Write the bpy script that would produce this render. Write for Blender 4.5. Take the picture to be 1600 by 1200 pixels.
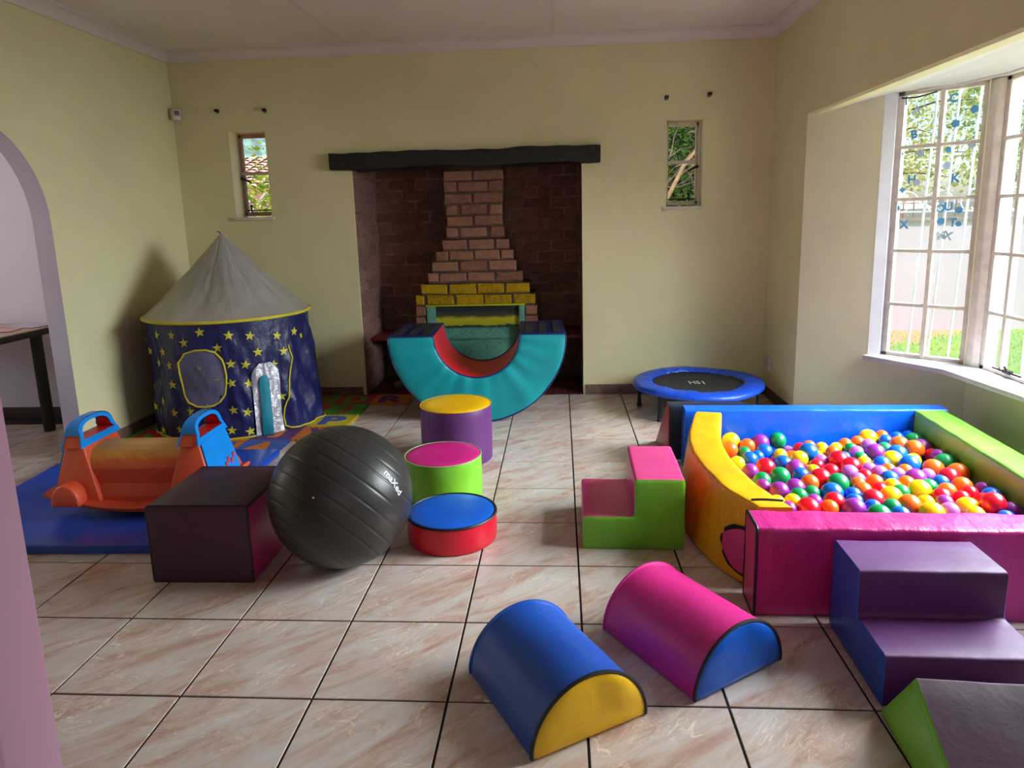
import bpy, bmesh, math, random
import numpy as np
from mathutils import Vector, Matrix, noise

# ------------------------------------------------------------------ scene, camera, light
for _o in list(bpy.data.objects):
    bpy.data.objects.remove(_o)
SC = bpy.context.scene
COL = SC.collection
rnd = random.Random(7)
PI = math.pi

def lin(c):
    r = []
    for v in c:
        v = v / 255.0
        r.append(v / 12.92 if v <= .04045 else ((v + .055) / 1.055) ** 2.4)
    return (r[0], r[1], r[2], 1.0)

# camera solved from the floor tile grid (tile 0.4 m)
CAM_F, CAM_P, CAM_Y, CAM_R = 1092.1855, 0.1873, 0.0686, -0.0267
CAM_POS = Vector((0.3422, -1.7791, 1.3765))
fw = Vector((-math.sin(CAM_Y) * math.cos(CAM_P), math.cos(CAM_Y) * math.cos(CAM_P), -math.sin(CAM_P)))
rt = fw.cross(Vector((0, 0, 1))).normalized()
up = rt.cross(fw)
r2 = math.cos(CAM_R) * rt + math.sin(CAM_R) * up
u2 = -math.sin(CAM_R) * rt + math.cos(CAM_R) * up
cam_d = bpy.data.cameras.new('camera')
cam = bpy.data.objects.new('camera', cam_d)
COL.objects.link(cam)
M3 = Matrix((r2, u2, -fw)).transposed()
cam.matrix_world = Matrix.Translation(CAM_POS) @ M3.to_4x4()
cam_d.sensor_width = 36
cam_d.lens = CAM_F * 36 / 1600
cam_d.shift_x = -(802.64 - 800) / 1600
cam_d.shift_y = -(600 - 543.77) / 1600
cam_d.clip_start = .02
SC.camera = cam

vs = SC.view_settings
vs.view_transform = 'Standard'
vs.look = 'None'
vs.gamma = 1
vs.use_curve_mapping = False
vs.exposure = 0.0

world = bpy.data.worlds.new('sky')
SC.world = world
world.use_nodes = True
wn = world.node_tree.nodes
wl = world.node_tree.links
bg = wn['Background']
sky = wn.new('ShaderNodeTexSky')
sky.sky_type = 'NISHITA'
sky.sun_disc = False
sky.sun_elevation = math.radians(56)
sky.sun_rotation = math.radians(188)
sky.air_density = 1.0
sky.dust_density = 1.5
wl.new(sky.outputs['Color'], bg.inputs['Color'])
bg.inputs['Strength'].default_value = 0.24

def area(name, loc, direction, sx, sy, power, col=(1, 1, 1), spread=PI):
    d = bpy.data.lights.new(name, 'AREA')
    d.shape = 'RECTANGLE'
    d.size, d.size_y = sx, sy
    d.energy = power
    d.color = col
    d.spread = spread
    o = bpy.data.objects.new(name, d)
    COL.objects.link(o)
    o.location = loc
    o.rotation_euler = Vector(direction).to_track_quat('-Z', 'Y').to_euler()
    return o

sun_d = bpy.data.lights.new('sun', 'SUN')
sun_d.energy = 4.2
sun_d.angle = math.radians(.6)
sun_d.color = (1, .95, .88)
sun_o = bpy.data.objects.new('sun', sun_d)
COL.objects.link(sun_o)
sun_o.rotation_euler = Vector((-.20, .50, -.83)).to_track_quat('-Z', 'Y').to_euler()

# added lamps for more light: outside the bay, in the hall, beyond the arch
area('bay_daylight_boost', (3.25, 1.42, 1.75), (-1, .05, -1.0), 2.2, 1.6, 345, (.90, .95, 1.0), math.radians(120))  # extra lamp adding to the daylight of the bay window
area('hall_fill', (.55, -4.2, 1.55), (-.05, 1, -.05), 2.6, 1.7, 12, (1, .97, .93))  # added fill, the hall has no window
area('side_room_fill', (-5.0, 1.2, 1.6), (1, .1, -.15), 1.8, 1.4, 30, (.93, .92, 1.0))  # added fill, the side room has no window

# ------------------------------------------------------------------ helpers
def T(o, label=None, cat=None, group=None, kind=None):
    if label: o['label'] = label
    if cat: o['category'] = cat
    if group: o['group'] = group
    if kind: o['kind'] = kind
    return o

def thing(name, label, cat, loc=(0, 0, 0), rz=0.0, group=None, kind=None):
    o = bpy.data.objects.new(name, None)
    o.empty_display_size = .1
    COL.objects.link(o)
    o.location = loc
    o.rotation_euler = (0, 0, rz)
    return T(o, label, cat, group, kind)

class MB:
    def __init__(s):
        s.v, s.f, s.mi = [], [], []
    def add(s, vs_, fs, m=0):
        n = len(s.v)
        s.v += [tuple(p) for p in vs_]
        s.f += [tuple(i + n for i in f) for f in fs]
        s.mi += [m] * len(fs)
        return s
    def box(s, x0, x1, y0, y1, z0, z1, m=0):
        return s.add([(x0, y0, z0), (x1, y0, z0), (x1, y1, z0), (x0, y1, z0), (x0, y0, z1), (x1, y0, z1), (x1, y1, z1), (x0, y1, z1)],
                     [(0, 3, 2, 1), (4, 5, 6, 7), (0, 1, 5, 4), (1, 2, 6, 5), (2, 3, 7, 6), (3, 0, 4, 7)], m)
    def obox(s, o, u, v, w, m=0):
        """box from corner o along the vectors u, v, w"""
        o, u, v, w = Vector(o), Vector(u), Vector(v), Vector(w)
        P = [o, o + u, o + u + v, o + v, o + w, o + u + w, o + u + v + w, o + v + w]
        return s.add(P, [(0, 3, 2, 1), (4, 5, 6, 7), (0, 1, 5, 4), (1, 2, 6, 5), (2, 3, 7, 6), (3, 0, 4, 7)], m)
    def tube(s, pts, r, n=8, closed=False, m=0, caps=True):
        pts = [Vector(p) for p in pts]
        k = len(pts)
        rr = r if isinstance(r, (list, tuple)) else [r] * k
        tang = []
        for i in range(k):
            a = pts[i - 1] if (i > 0 or closed) else pts[i]
            b = pts[(i + 1) % k] if (i < k - 1 or closed) else pts[i]
            tang.append((b - a).normalized())
        ref = Vector((0, 0, 1)) if abs(tang[0].z) < .9 else Vector((1, 0, 0))
        nrm = tang[0].cross(ref).normalized()
        vs_, fs = [], []
        for i in range(k):
            nrm = (nrm - tang[i] * nrm.dot(tang[i])).normalized()
            bi = tang[i].cross(nrm)
            for j in range(n):
                a = 2 * PI * j / n
                vs_.append(pts[i] + (nrm * math.cos(a) + bi * math.sin(a)) * rr[i])
        for i in range(k if closed else k - 1):
            i2 = (i + 1) % k
            for j in range(n):
                j2 = (j + 1) % n
                fs.append((i * n + j, i2 * n + j, i2 * n + j2, i * n + j2))
        if not closed and caps:
            fs.append(tuple(range(n - 1, -1, -1)))
            fs.append(tuple((k - 1) * n + j for j in range(n)))
        return s.add(vs_, fs, m)
    def lathe(s, prof, n=48, c=(0, 0), m=0, wob=None):
        vs_, fs = [], []
        k = len(prof)
        for i, (r, z) in enumerate(prof):
            for j in range(n):
                a = 2 * PI * j / n
                rr = r + (wob(a, i) if wob else 0)
                vs_.append((c[0] + rr * math.cos(a), c[1] + rr * math.sin(a), z))
        for i in range(k - 1):
            for j in range(n):
                j2 = (j + 1) % n
                fs.append((i * n + j, i * n + j2, (i + 1) * n + j2, (i + 1) * n + j))
        return s.add(vs_, fs, m)
    def mesh(s, name, mats, smooth=35, bevel=0, bseg=2, weld=True, flip=True):
        me = bpy.data.meshes.new(name)
        me.from_pydata(s.v, [], s.f)
        if not isinstance(mats, (list, tuple)): mats = [mats]
        for m in mats: me.materials.append(m)
        for p, i in zip(me.polygons, s.mi): p.material_index = i
        bm = bmesh.new()
        bm.from_mesh(me)
        if weld: bmesh.ops.remove_doubles(bm, verts=bm.verts, dist=1e-5)
        if flip: bmesh.ops.recalc_face_normals(bm, faces=bm.faces)
        if bevel:
            es = [e for e in bm.edges if len(e.link_faces) == 2 and e.calc_face_angle(0) > .5]
            bmesh.ops.bevel(bm, geom=es, offset=bevel, segments=bseg, profile=.5, affect='EDGES', clamp_overlap=True)
        bm.to_mesh(me)
        bm.free()
        if smooth:
            me.polygons.foreach_set('use_smooth', [True] * len(me.polygons))
            me.set_sharp_from_angle(angle=math.radians(smooth))
        me.update()
        return me
    def build(s, name, mats, parent=None, **k):
        return link(name, s.mesh(name, mats, **k), parent)

def link(name, me, parent=None, loc=None, rot=None):
    o = bpy.data.objects.new(name, me)
    COL.objects.link(o)
    if parent: o.parent = parent
    if loc is not None: o.location = loc
    if rot is not None: o.rotation_euler = rot
    return o

def text_mesh(s, size, ext=.001, bold=0.0, res=3):
    c = bpy.data.curves.new('lettering', 'FONT')
    c.body = s
    c.size = size
    c.extrude = ext
    c.offset = bold
    c.resolution_u = res
    c.align_x = 'CENTER'
    c.align_y = 'CENTER'
    o = bpy.data.objects.new('lettering', c)
    COL.objects.link(o)
    dg = bpy.context.evaluated_depsgraph_get()
    me = bpy.data.meshes.new_from_object(o.evaluated_get(dg))
    bpy.data.objects.remove(o)
    bpy.data.curves.remove(c)
    return me

def round_poly(pts, r, seg=4):
    """2D polygon with rounded corners (closed, no repeat)"""
    out = []
    n = len(pts)
    for i in range(n):
        p = Vector(pts[i]).to_2d()
        a = Vector(pts[i - 1]).to_2d()
        b = Vector(pts[(i + 1) % n]).to_2d()
        ri = r[i] if isinstance(r, (list, tuple)) else r
        da, db = (a - p).normalized(), (b - p).normalized()
        ang = da.angle(db)
        if ri <= 1e-6 or ang > PI - .02:
            out.append((p.x, p.y))
            continue
        t = min(ri / math.tan(ang / 2), (a - p).length * .49, (b - p).length * .49)
        p0, p1 = p + da * t, p + db * t
        for k in range(seg + 1):
            w = k / seg
            q = p0 * (1 - w) ** 2 + p * 2 * w * (1 - w) + p1 * w * w
            out.append((q.x, q.y))
    return out

def subdivide(poly, step, closed=True):
    out = []
    n = len(poly)
    for i in range(n if closed else n - 1):
        a, b = Vector(poly[i]), Vector(poly[(i + 1) % n])
        k = max(1, int(math.ceil((b - a).length / step)))
        for j in range(k):
            q = a.lerp(b, j / k)
            out.append(tuple(q))
    if not closed: out.append(tuple(poly[-1]))
    return out

def strip(mb, prof, M, t0, t1, nt, closed=True, wr=0.0, seed=0.0, m=0, freq=9):
    """cover: profile swept from t0 to t1 through M(a, b, t)"""
    k = len(prof)
    vs_, fs = [], []
    for i in range(nt + 1):
        t = t0 + (t1 - t0) * i / nt
        for (a, b) in prof:
            p = Vector(M(a, b, t))
            if wr:
                e = min(1, min(i, nt - i) / 2)
                p += noise.noise_vector(p * freq + Vector((seed, seed * 2, 0))) * wr * (.3 + .7 * e)
            vs_.append(p)
    for i in range(nt):
        for j in range(k if closed else k - 1):
            j2 = (j + 1) % k
            fs.append((i * k + j, i * k + j2, (i + 1) * k + j2, (i + 1) * k + j))
    mb.add(vs_, fs, m)

def cap(mb, prof, M, t, out, puff, centre=None, wr=0.0, m=0, seed=0.0):
    """end panel, softly puffed"""
    n = len(prof)
    if centre is None:
        centre = (sum(p[0] for p in prof) / n, sum(p[1] for p in prof) / n)
    rings = [(1.0, 0), (.97, .45), (.9, .75), (.75, .95), (.5, 1.0), (.25, 1.0)]
    vs_, fs = [], []
    for s_, d in rings:
        for i, (a, b) in enumerate(prof):
            q = Vector(M(centre[0] + (a - centre[0]) * s_, centre[1] + (b - centre[1]) * s_, t + out * puff * d))
            if wr and s_ < 1:
                pa, pb_ = centre[0] + (a - centre[0]) * s_, centre[1] + (b - centre[1]) * s_
                w = (noise.noise(Vector((pa * 20 + pb_ * 5, pb_ * 5, seed))) + .5 * noise.noise(Vector((pa * 42 + pb_ * 12, pb_ * 9, seed + 5)))) * wr * min(1, (1 - s_) * 8) * .9
                q += Vector(M(0, 0, out)) * w - Vector(M(0, 0, 0)) * w
            vs_.append(q)
    vs_.append(Vector(M(centre[0], centre[1], t + out * puff)))
    for r in range(len(rings) - 1):
        for i in range(n):
            i2 = (i + 1) % n
            fs.append((r * n + i, r * n + i2, (r + 1) * n + i2, (r + 1) * n + i))
    c = len(rings) * n
    b0 = (len(rings) - 1) * n
    for i in range(n):
        fs.append((b0 + i, b0 + (i + 1) % n, c))
    mb.add(vs_, fs, m)

# ------------------------------------------------------------------ materials
MATS = {}
def base_mat(name, rgb, rough=.5, metal=0.0, spec=.5):
    m = bpy.data.materials.new(name)
    m.use_nodes = True
    b = m.node_tree.nodes['Principled BSDF']
    b.inputs['Base Color'].default_value = lin(rgb)
    b.inputs['Roughness'].default_value = rough
    b.inputs['Metallic'].default_value = metal
    b.inputs['Specular IOR Level'].default_value = spec
    MATS[name] = m
    return m, m.node_tree.nodes, m.node_tree.links, b

def nnoise(N, L, scale, detail=4, rough=.55, coord='Object', stretch=None, offset=None, rot=None):
    tc = N.new('ShaderNodeTexCoord')
    nz = N.new('ShaderNodeTexNoise')
    nz.inputs['Scale'].default_value = scale
    nz.inputs['Detail'].default_value = detail
    nz.inputs['Roughness'].default_value = rough
    src = tc.outputs[coord]
    if offset is not None or rot:
        mp = N.new('ShaderNodeMapping')
        if rot: mp.inputs['Rotation'].default_value = rot
        L.new(src, mp.inputs['Vector'])
        if offset is not None: L.new(offset, mp.inputs['Location'])
        src = mp.outputs['Vector']
    if stretch:
        m2 = N.new('ShaderNodeMapping')
        m2.inputs['Scale'].default_value = stretch
        L.new(src, m2.inputs['Vector'])
        src = m2.outputs['Vector']
    L.new(src, nz.inputs['Vector'])
    return nz

def ramp(N, L, src, stops):
    r = N.new('ShaderNodeValToRGB')
    e = r.color_ramp.elements
    while len(e) < len(stops): e.new(.5)
    for i, (p, c) in enumerate(stops):
        e[i].position = p
        e[i].color = lin(c) if len(c) == 3 else c
    L.new(src, r.inputs['Fac'])
    return r

def bump(N, L, b, h, strength=.2, dist=.01):
    bp = N.new('ShaderNodeBump')
    bp.inputs['Strength'].default_value = strength
    bp.inputs['Distance'].default_value = dist
    L.new(h, bp.inputs['Height'])
    L.new(bp.outputs['Normal'], b.inputs['Normal'])

def vary(rgb, k):
    return tuple(max(0, min(255, c * k)) for c in rgb)

def vinyl(name, rgb, rough=.36, wr=.35, scale=5, var=.07, stretch=None):
    m, N, L, b = base_mat(name, rgb, rough, spec=.55)
    nz = nnoise(N, L, 2.5, 3)
    r = ramp(N, L, nz.outputs['Fac'], [(.3, vary(rgb, 1 - var)), (.7, vary(rgb, 1 + var))])
    L.new(r.outputs['Color'], b.inputs['Base Color'])
    n1 = nnoise(N, L, scale, 5, .6, stretch=stretch)
    n2 = nnoise(N, L, 420, 2)
    mx = N.new('ShaderNodeMath')
    mx.operation = 'MULTIPLY_ADD'
    L.new(n2.outputs['Fac'], mx.inputs[0])
    mx.inputs[1].default_value = .02
    L.new(n1.outputs['Fac'], mx.inputs[2])
    bump(N, L, b, mx.outputs[0], wr, .012)
    return m

def plain(name, rgb, rough=.5, metal=0.0, var=.06, scale=8, bstr=0.0, bscale=60, spec=.5):
    m, N, L, b = base_mat(name, rgb, rough, metal, spec)
    nz = nnoise(N, L, scale, 4)
    r = ramp(N, L, nz.outputs['Fac'], [(.3, vary(rgb, 1 - var)), (.7, vary(rgb, 1 + var))])
    L.new(r.outputs['Color'], b.inputs['Base Color'])
    if bstr:
        n1 = nnoise(N, L, bscale, 4)
        bump(N, L, b, n1.outputs['Fac'], bstr, .004)
    return m

def wall_paint(name, rgb, rough=.6):
    m, N, L, b = base_mat(name, rgb, rough, spec=.3)
    nz = nnoise(N, L, 1.1, 5, .6)
    r = ramp(N, L, nz.outputs['Fac'], [(.3, vary(rgb, .965)), (.7, vary(rgb, 1.025))])
    L.new(r.outputs['Color'], b.inputs['Base Color'])
    n1 = nnoise(N, L, 14, 6, .65, stretch=(1, 1, .6))
    n2 = nnoise(N, L, 150, 3)
    mx = N.new('ShaderNodeMath')
    mx.operation = 'MULTIPLY_ADD'
    L.new(n2.outputs['Fac'], mx.inputs[0])
    mx.inputs[1].default_value = .25
    L.new(n1.outputs['Fac'], mx.inputs[2])
    bump(N, L, b, mx.outputs[0], .12, .006)
    return m

YEL = (224, 216, 171)
m_wall = wall_paint('cream_yellow_paint', YEL)
m_wall_bay = wall_paint('bay_paint', (226, 222, 192))
m_white = wall_paint('white_paint', (214, 208, 208))
m_lilac = wall_paint('lilac_white_paint', (214, 205, 214))
m_pink_wall = wall_paint('pink_paint', (172, 130, 150))
m_ceil = wall_paint('ceiling_paint', (230, 220, 212))
m_cornice = wall_paint('cornice_paint', (224, 213, 210))
m_frame = plain('window_frame_paint', (210, 199, 190), .4, var=.05, scale=20, bstr=.15)
m_sill = plain('sill_gloss_paint', (206, 204, 212), .22, var=.03)
m_bars = plain('burglar_bar_paint', (176, 178, 188), .4)
m_dark_metal = plain('dark_metal', (38, 34, 34), .5, .6)
m_steel = plain('dull_steel', (150, 148, 146), .4, .7)
m_grout = plain('black_grout', (24, 21, 20), .85)
m_skirt = plain('skirting_tile_glaze', (116, 92, 84), .35, var=.16, scale=14)
m_skirt_dark = plain('dark_skirting', (60, 40, 38), .45, var=.1)
m_beam = plain('charred_timber', (20, 18, 19), .62, var=.35, scale=9, bstr=1.0, bscale=30)
m_mortar = plain('old_mortar', (88, 64, 56), .95, var=.25, bstr=.6)
m_mortar_dark = plain('sooty_mortar', (124, 100, 88), .95, var=.3, bstr=.6)

def brick_mat(name, c0, c1, c2, sc=22, bs=1.1):
    m, N, L, b = base_mat(name, c1, .85, spec=.25)
    oi = N.new('ShaderNodeObjectInfo')
    ml = N.new('ShaderNodeMath')
    ml.operation = 'MULTIPLY'
    L.new(oi.outputs['Random'], ml.inputs[0])
    ml.inputs[1].default_value = 40
    cb = N.new('ShaderNodeCombineXYZ')
    L.new(ml.outputs[0], cb.inputs[0])
    L.new(ml.outputs[0], cb.inputs[2])
    nz = nnoise(N, L, sc, 6, .65, offset=cb.outputs[0])
    ad = N.new('ShaderNodeMath')
    ad.operation = 'MULTIPLY_ADD'
    L.new(oi.outputs['Random'], ad.inputs[0])
    ad.inputs[1].default_value = .35
    L.new(nz.outputs['Fac'], ad.inputs[2])
    r = ramp(N, L, ad.outputs[0], [(.35, c0), (.65, c1), (1.0, c2)])
    L.new(r.outputs['Color'], b.inputs['Base Color'])
    n2 = nnoise(N, L, 55, 6, .7, offset=cb.outputs[0])
    bump(N, L, b, n2.outputs['Fac'], bs, .008)
    return m

m_brick_dark = brick_mat('sooty_brick', (106, 78, 66), (130, 94, 78), (150, 110, 92))
m_brick_side = brick_mat('side_brick', (112, 82, 74), (140, 104, 96), (160, 122, 112))
m_brick_rose = brick_mat('rose_brick', (122, 84, 66), (152, 108, 86), (176, 132, 108))
m_brick_yel = brick_mat('yellow_painted_brick', (96, 76, 14), (182, 146, 14), (206, 168, 20), 30)
m_quarry = plain('quarry_tile', (84, 38, 30), .5, var=.2, scale=9)
m_bench = plain('red_polished_concrete', (112, 28, 34), .45, var=.15)
m_glass_teal = plain('weathered_teal_steel', (96, 160, 142), .55, .1, var=.12, scale=20, bstr=.3)

def rust_panel():
    m, N, L, b = base_mat('rusting_teal_steel', (90, 160, 140), .6)
    nz = nnoise(N, L, 70, 6, .75, stretch=(1, 1, .55))
    big = nnoise(N, L, 5, 2)
    ad = N.new('ShaderNodeMath'); ad.operation = 'MULTIPLY_ADD'
    L.new(big.outputs['Fac'], ad.inputs[0]); ad.inputs[1].default_value = .25
    L.new(nz.outputs['Fac'], ad.inputs[2])
    r = ramp(N, L, ad.outputs[0], [(.60, (104, 176, 152)), (.70, (88, 150, 132)), (.76, (92, 66, 50))])
    L.new(r.outputs['Color'], b.inputs['Base Color'])
    return m
m_rust = rust_panel()

def soot_band():
    m, N, L, b = base_mat('soot_streaked_yellow_steel', (190, 180, 20), .7)
    tc = N.new('ShaderNodeTexCoord'); sp = N.new('ShaderNodeSeparateXYZ'); L.new(tc.outputs['Object'], sp.inputs[0])
    nz = nnoise(N, L, 9, 5, .7, stretch=(.7, 1, 2.0))
    ad = N.new('ShaderNodeMath'); ad.operation = 'MULTIPLY_ADD'
    L.new(nz.outputs['Fac'], ad.inputs[0]); ad.inputs[1].default_value = .07; L.new(sp.outputs['Z'], ad.inputs[2])
    mr = N.new('ShaderNodeMapRange'); L.new(ad.outputs[0], mr.inputs['Value'])
    mr.inputs['From Min'].default_value = .535; mr.inputs['From Max'].default_value = .70
    r = ramp(N, L, mr.outputs[0], [(.0, (40, 44, 38)), (.06, (176, 172, 24)), (.36, (190, 186, 24)), (.52, (66, 74, 44)), (.8, (30, 36, 36)), (1.0, (50, 60, 58))])
    L.new(r.outputs['Color'], b.inputs['Base Color'])
    return m
m_soot = soot_band()

def tile_mat():
    m, N, L, b = base_mat('marbled_floor_tile', (190, 168, 154), .2, spec=.5)
    oi = N.new('ShaderNodeObjectInfo')
    ml = N.new('ShaderNodeMath'); ml.operation = 'MULTIPLY'
    L.new(oi.outputs['Random'], ml.inputs[0]); ml.inputs[1].default_value = 23
    cb = N.new('ShaderNodeCombineXYZ')
    L.new(ml.outputs[0], cb.inputs[0]); L.new(ml.outputs[0], cb.inputs[1])
    rot = (0, 0, math.radians(-42))
    n1 = nnoise(N, L, 7.5, 9, .68, stretch=(.42, 1.5, 1), offset=cb.outputs[0], rot=rot)
    n1.inputs['Distortion'].default_value = .9
    r1 = ramp(N, L, n1.outputs['Fac'], [(.30, (172, 138, 122)), (.43, (194, 168, 154)), (.52, (200, 186, 176)), (.62, (204, 196, 190)), (.76, (216, 211, 208))])
    veins = None
    for sc, dist_, wd, amt in ((3.2, 2.2, .011, .8), (6.5, 3.0, .016, .55)):
        n2 = nnoise(N, L, sc, 4, .6, stretch=(.55, 1.5, 1), offset=cb.outputs[0], rot=rot)
        n2.inputs['Distortion'].default_value = dist_
        sb = N.new('ShaderNodeMath'); sb.operation = 'SUBTRACT'
        L.new(n2.outputs['Fac'], sb.inputs[0]); sb.inputs[1].default_value = .5
        ab = N.new('ShaderNodeMath'); ab.operation = 'ABSOLUTE'
        L.new(sb.outputs[0], ab.inputs[0])
        rv = ramp(N, L, ab.outputs[0], [(0.0, (1, 1, 1, 1)), (wd, (0, 0, 0, 1))])
        mk = nnoise(N, L, 4.5, 2, offset=cb.outputs[0])
        rm = ramp(N, L, mk.outputs['Fac'], [(.46, (0, 0, 0, 1)), (.58, (amt, amt, amt, 1))])
        mu = N.new('ShaderNodeMath'); mu.operation = 'MULTIPLY'
        L.new(rv.outputs['Color'], mu.inputs[0]); L.new(rm.outputs['Color'], mu.inputs[1])
        if veins is None: veins = mu
        else:
            mm = N.new('ShaderNodeMath'); mm.operation = 'MAXIMUM'
            L.new(veins.outputs[0], mm.inputs[0]); L.new(mu.outputs[0], mm.inputs[1])
            veins = mm
    mx = N.new('ShaderNodeMixRGB')
    L.new(veins.outputs[0], mx.inputs['Fac'])
    L.new(r1.outputs['Color'], mx.inputs['Color1'])
    mx.inputs['Color2'].default_value = lin((244, 226, 206))
    L.new(mx.outputs['Color'], b.inputs['Base Color'])
    b.inputs['Roughness'].default_value = .26
    return m
m_tile = tile_mat()

def glass_mat():
    m = bpy.data.materials.new('window_glass')
    m.use_nodes = True
    N, L = m.node_tree.nodes, m.node_tree.links
    N.clear()
    out = N.new('ShaderNodeOutputMaterial')
    tr = N.new('ShaderNodeBsdfTransparent')
    tr.inputs['Color'].default_value = (.97, .985, .98, 1)
    gl = N.new('ShaderNodeBsdfGlossy')
    gl.inputs['Roughness'].default_value = .02
    lw_ = N.new('ShaderNodeLayerWeight'); lw_.inputs['Blend'].default_value = .5
    pw = N.new('ShaderNodeMath'); pw.operation = 'POWER'; pw.inputs[1].default_value = 5
    L.new(lw_.outputs['Facing'], pw.inputs[0])
    fr = N.new('ShaderNodeMath'); fr.operation = 'MULTIPLY_ADD'; fr.inputs[1].default_value = .6; fr.inputs[2].default_value = .025
    L.new(pw.outputs[0], fr.inputs[0])
    mx = N.new('ShaderNodeMixShader')
    L.new(fr.outputs[0], mx.inputs['Fac'])
    L.new(tr.outputs[0], mx.inputs[1]); L.new(gl.outputs[0], mx.inputs[2])
    L.new(mx.outputs[0], out.inputs['Surface'])
    return m
m_glass = glass_mat()

PUR, MAG, LIM, BLU = (92, 40, 106), (206, 34, 128), (120, 194, 46), (14, 92, 204)
YLW, RED, TEA, NAV = (242, 188, 6), (204, 14, 44), (0, 150, 158), (20, 30, 84)
v_purple = vinyl('purple_vinyl', PUR, .46)
v_purple_dark = vinyl('dark_purple_vinyl', (68, 32, 60), .5)
v_magenta = vinyl('magenta_vinyl', MAG, .36)
v_rose = vinyl('rose_vinyl', (208, 60, 128), .36)
v_lime = vinyl('lime_vinyl', LIM, .34)
v_blue = vinyl('blue_vinyl', BLU, .36)
v_blue_b = vinyl('bright_blue_vinyl', (4, 96, 232), .3, .5)
v_blue_d = vinyl('deep_blue_vinyl', (16, 78, 176), .36)
v_yellow = vinyl('yellow_vinyl', YLW, .4)
v_yellow_w = vinyl('wrinkled_yellow_vinyl', (226, 164, 6), .38, .8, 9, stretch=(1, 2.2, 1))
v_pink_w = vinyl('wrinkled_pink_vinyl', (194, 34, 126), .34, .9, 7, stretch=(1.6, .7, 1))
v_lime_w = vinyl('creased_lime_vinyl', (108, 180, 56), .32, .6, 8)
v_red = vinyl('red_vinyl', RED, .36)
v_red_d = vinyl('faded_red_vinyl', (176, 62, 70), .42)
v_teal = vinyl('teal_vinyl', TEA, .42, .3)
v_navy = vinyl('navy_vinyl', NAV, .4)
v_navy_d = vinyl('dark_navy_vinyl', (16, 34, 66), .36)
m_piping = plain('black_piping', (16, 15, 20), .5)
m_pip_navy = plain('navy_piping', (22, 34, 104), .5)
m_velcro = plain('black_velcro', (20, 20, 28), .95, bstr=.5, bscale=300)
m_mat_blue = vinyl('gym_mat_blue', (22, 74, 190), .3, .5, 6)
m_rubber = plain('black_rubber', (20, 20, 22), .6)

# ------------------------------------------------------------------ the room
XL, XR, YB, YF, ZC = -2.53, 1.87, 3.51, -.73, 2.62

def wall_panel(mb, xs, zs, holes, M, th):
    """grid wall with rectangular holes; M(a, z, d) maps to 3D, d from 0 (room face) to th"""
    def hole(a, z): return any(h[0] < a < h[1] and h[2] < z < h[3] for h in holes)
    na, nz = len(xs) - 1, len(zs) - 1
    solid = [[not hole((xs[i] + xs[i + 1]) / 2, (zs[j] + zs[j + 1]) / 2) for j in range(nz)] for i in range(na)]
    for i in range(na):
        for j in range(nz):
            if not solid[i][j]: continue
            a0, a1, z0, z1 = xs[i], xs[i + 1], zs[j], zs[j + 1]
            q = lambda a, z, d: M(a, z, d)
            mb.add([q(a0, z0, 0), q(a1, z0, 0), q(a1, z1, 0), q(a0, z1, 0)], [(0, 1, 2, 3)])
            mb.add([q(a0, z0, th), q(a1, z0, th), q(a1, z1, th), q(a0, z1, th)], [(3, 2, 1, 0)])
            for (di, dj, e) in ((-1, 0, ((a0, z0), (a0, z1))), (1, 0, ((a1, z0), (a1, z1))), (0, -1, ((a0, z0), (a1, z0))), (0, 1, ((a0, z1), (a1, z1)))):
                ii, jj = i + di, j + dj
                if 0 <= ii < na and 0 <= jj < nz and solid[ii][jj]: continue
                (b0, c0), (b1, c1) = e
                mb.add([q(b0, c0, 0), q(b1, c1, 0), q(b1, c1, th), q(b0, c0, th)], [(0, 1, 2, 3)])

def S(o, label, cat='wall'):
    return T(o, label, cat, kind='structure')

# --- floor: dark grout bed with one object per tile
bed = MB()
bed.box(-5.3, 2.75, -4.6, 3.0, -.06, -.004)
bed.box(-2.6, 2.75, 3.0, 3.52, -.06, -.004)
floor = S(bed.build('floor', m_grout), 'pinkish marbled ceramic tile floor with black grout lines', 'floor')

def tile_mesh(w, d):
    mb = MB()
    c, h = .0013, .009
    P = [(0, 0, -h), (w, 0, -h), (w, d, -h), (0, d, -h), (0, 0, -c), (w, 0, -c), (w, d, -c), (0, d, -c), (c, c, 0), (w - c, c, 0), (w - c, d - c, 0), (c, d - c, 0)]
    F = [(0, 1, 5, 4), (1, 2, 6, 5), (2, 3, 7, 6), (3, 0, 4, 7), (4, 5, 9, 8), (5, 6, 10, 9), (6, 7, 11, 10), (7, 4, 8, 11), (8, 9, 10, 11)]
    mb.add(P, F)
    return mb.mesh('floor_tile', m_tile, smooth=0, weld=False)
TS, TG = .4, .0075
tile_full = tile_mesh(TS - TG, TS - TG)
tile_cut = tile_mesh(TS - TG, YB - 3.2 - TG)
rest = MB()
for i in range(-13, 7):
    for j in range(-11, 9):
        x0, y0 = i * TS, j * TS
        xc, yc = x0 + .2, y0 + .2
        inside = (xc < 1.95 and yc < YB) or (1.9 < xc < 2.6 and -.5 < yc < 2.5 and xc + yc < 4.7)
        if xc < -2.75 and yc > 3.0: inside = False
        if not inside: continue
        if j < -2 or (i < -11) or (j < 0 and (i < -6 or i > 4)) or (i < -7 and j < 3):
            rest.box(x0 + TG / 2, x0 + TS - TG / 2, y0 + TG / 2, y0 + TS - TG / 2, -.009, 0)
            continue
        o = link('floor_tile', tile_cut if j == 8 else tile_full, floor, (x0 + TG / 2, y0 + TG / 2, 0))
T(rest.build('tile_field', m_tile, floor, smooth=0), kind='stuff')

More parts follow.
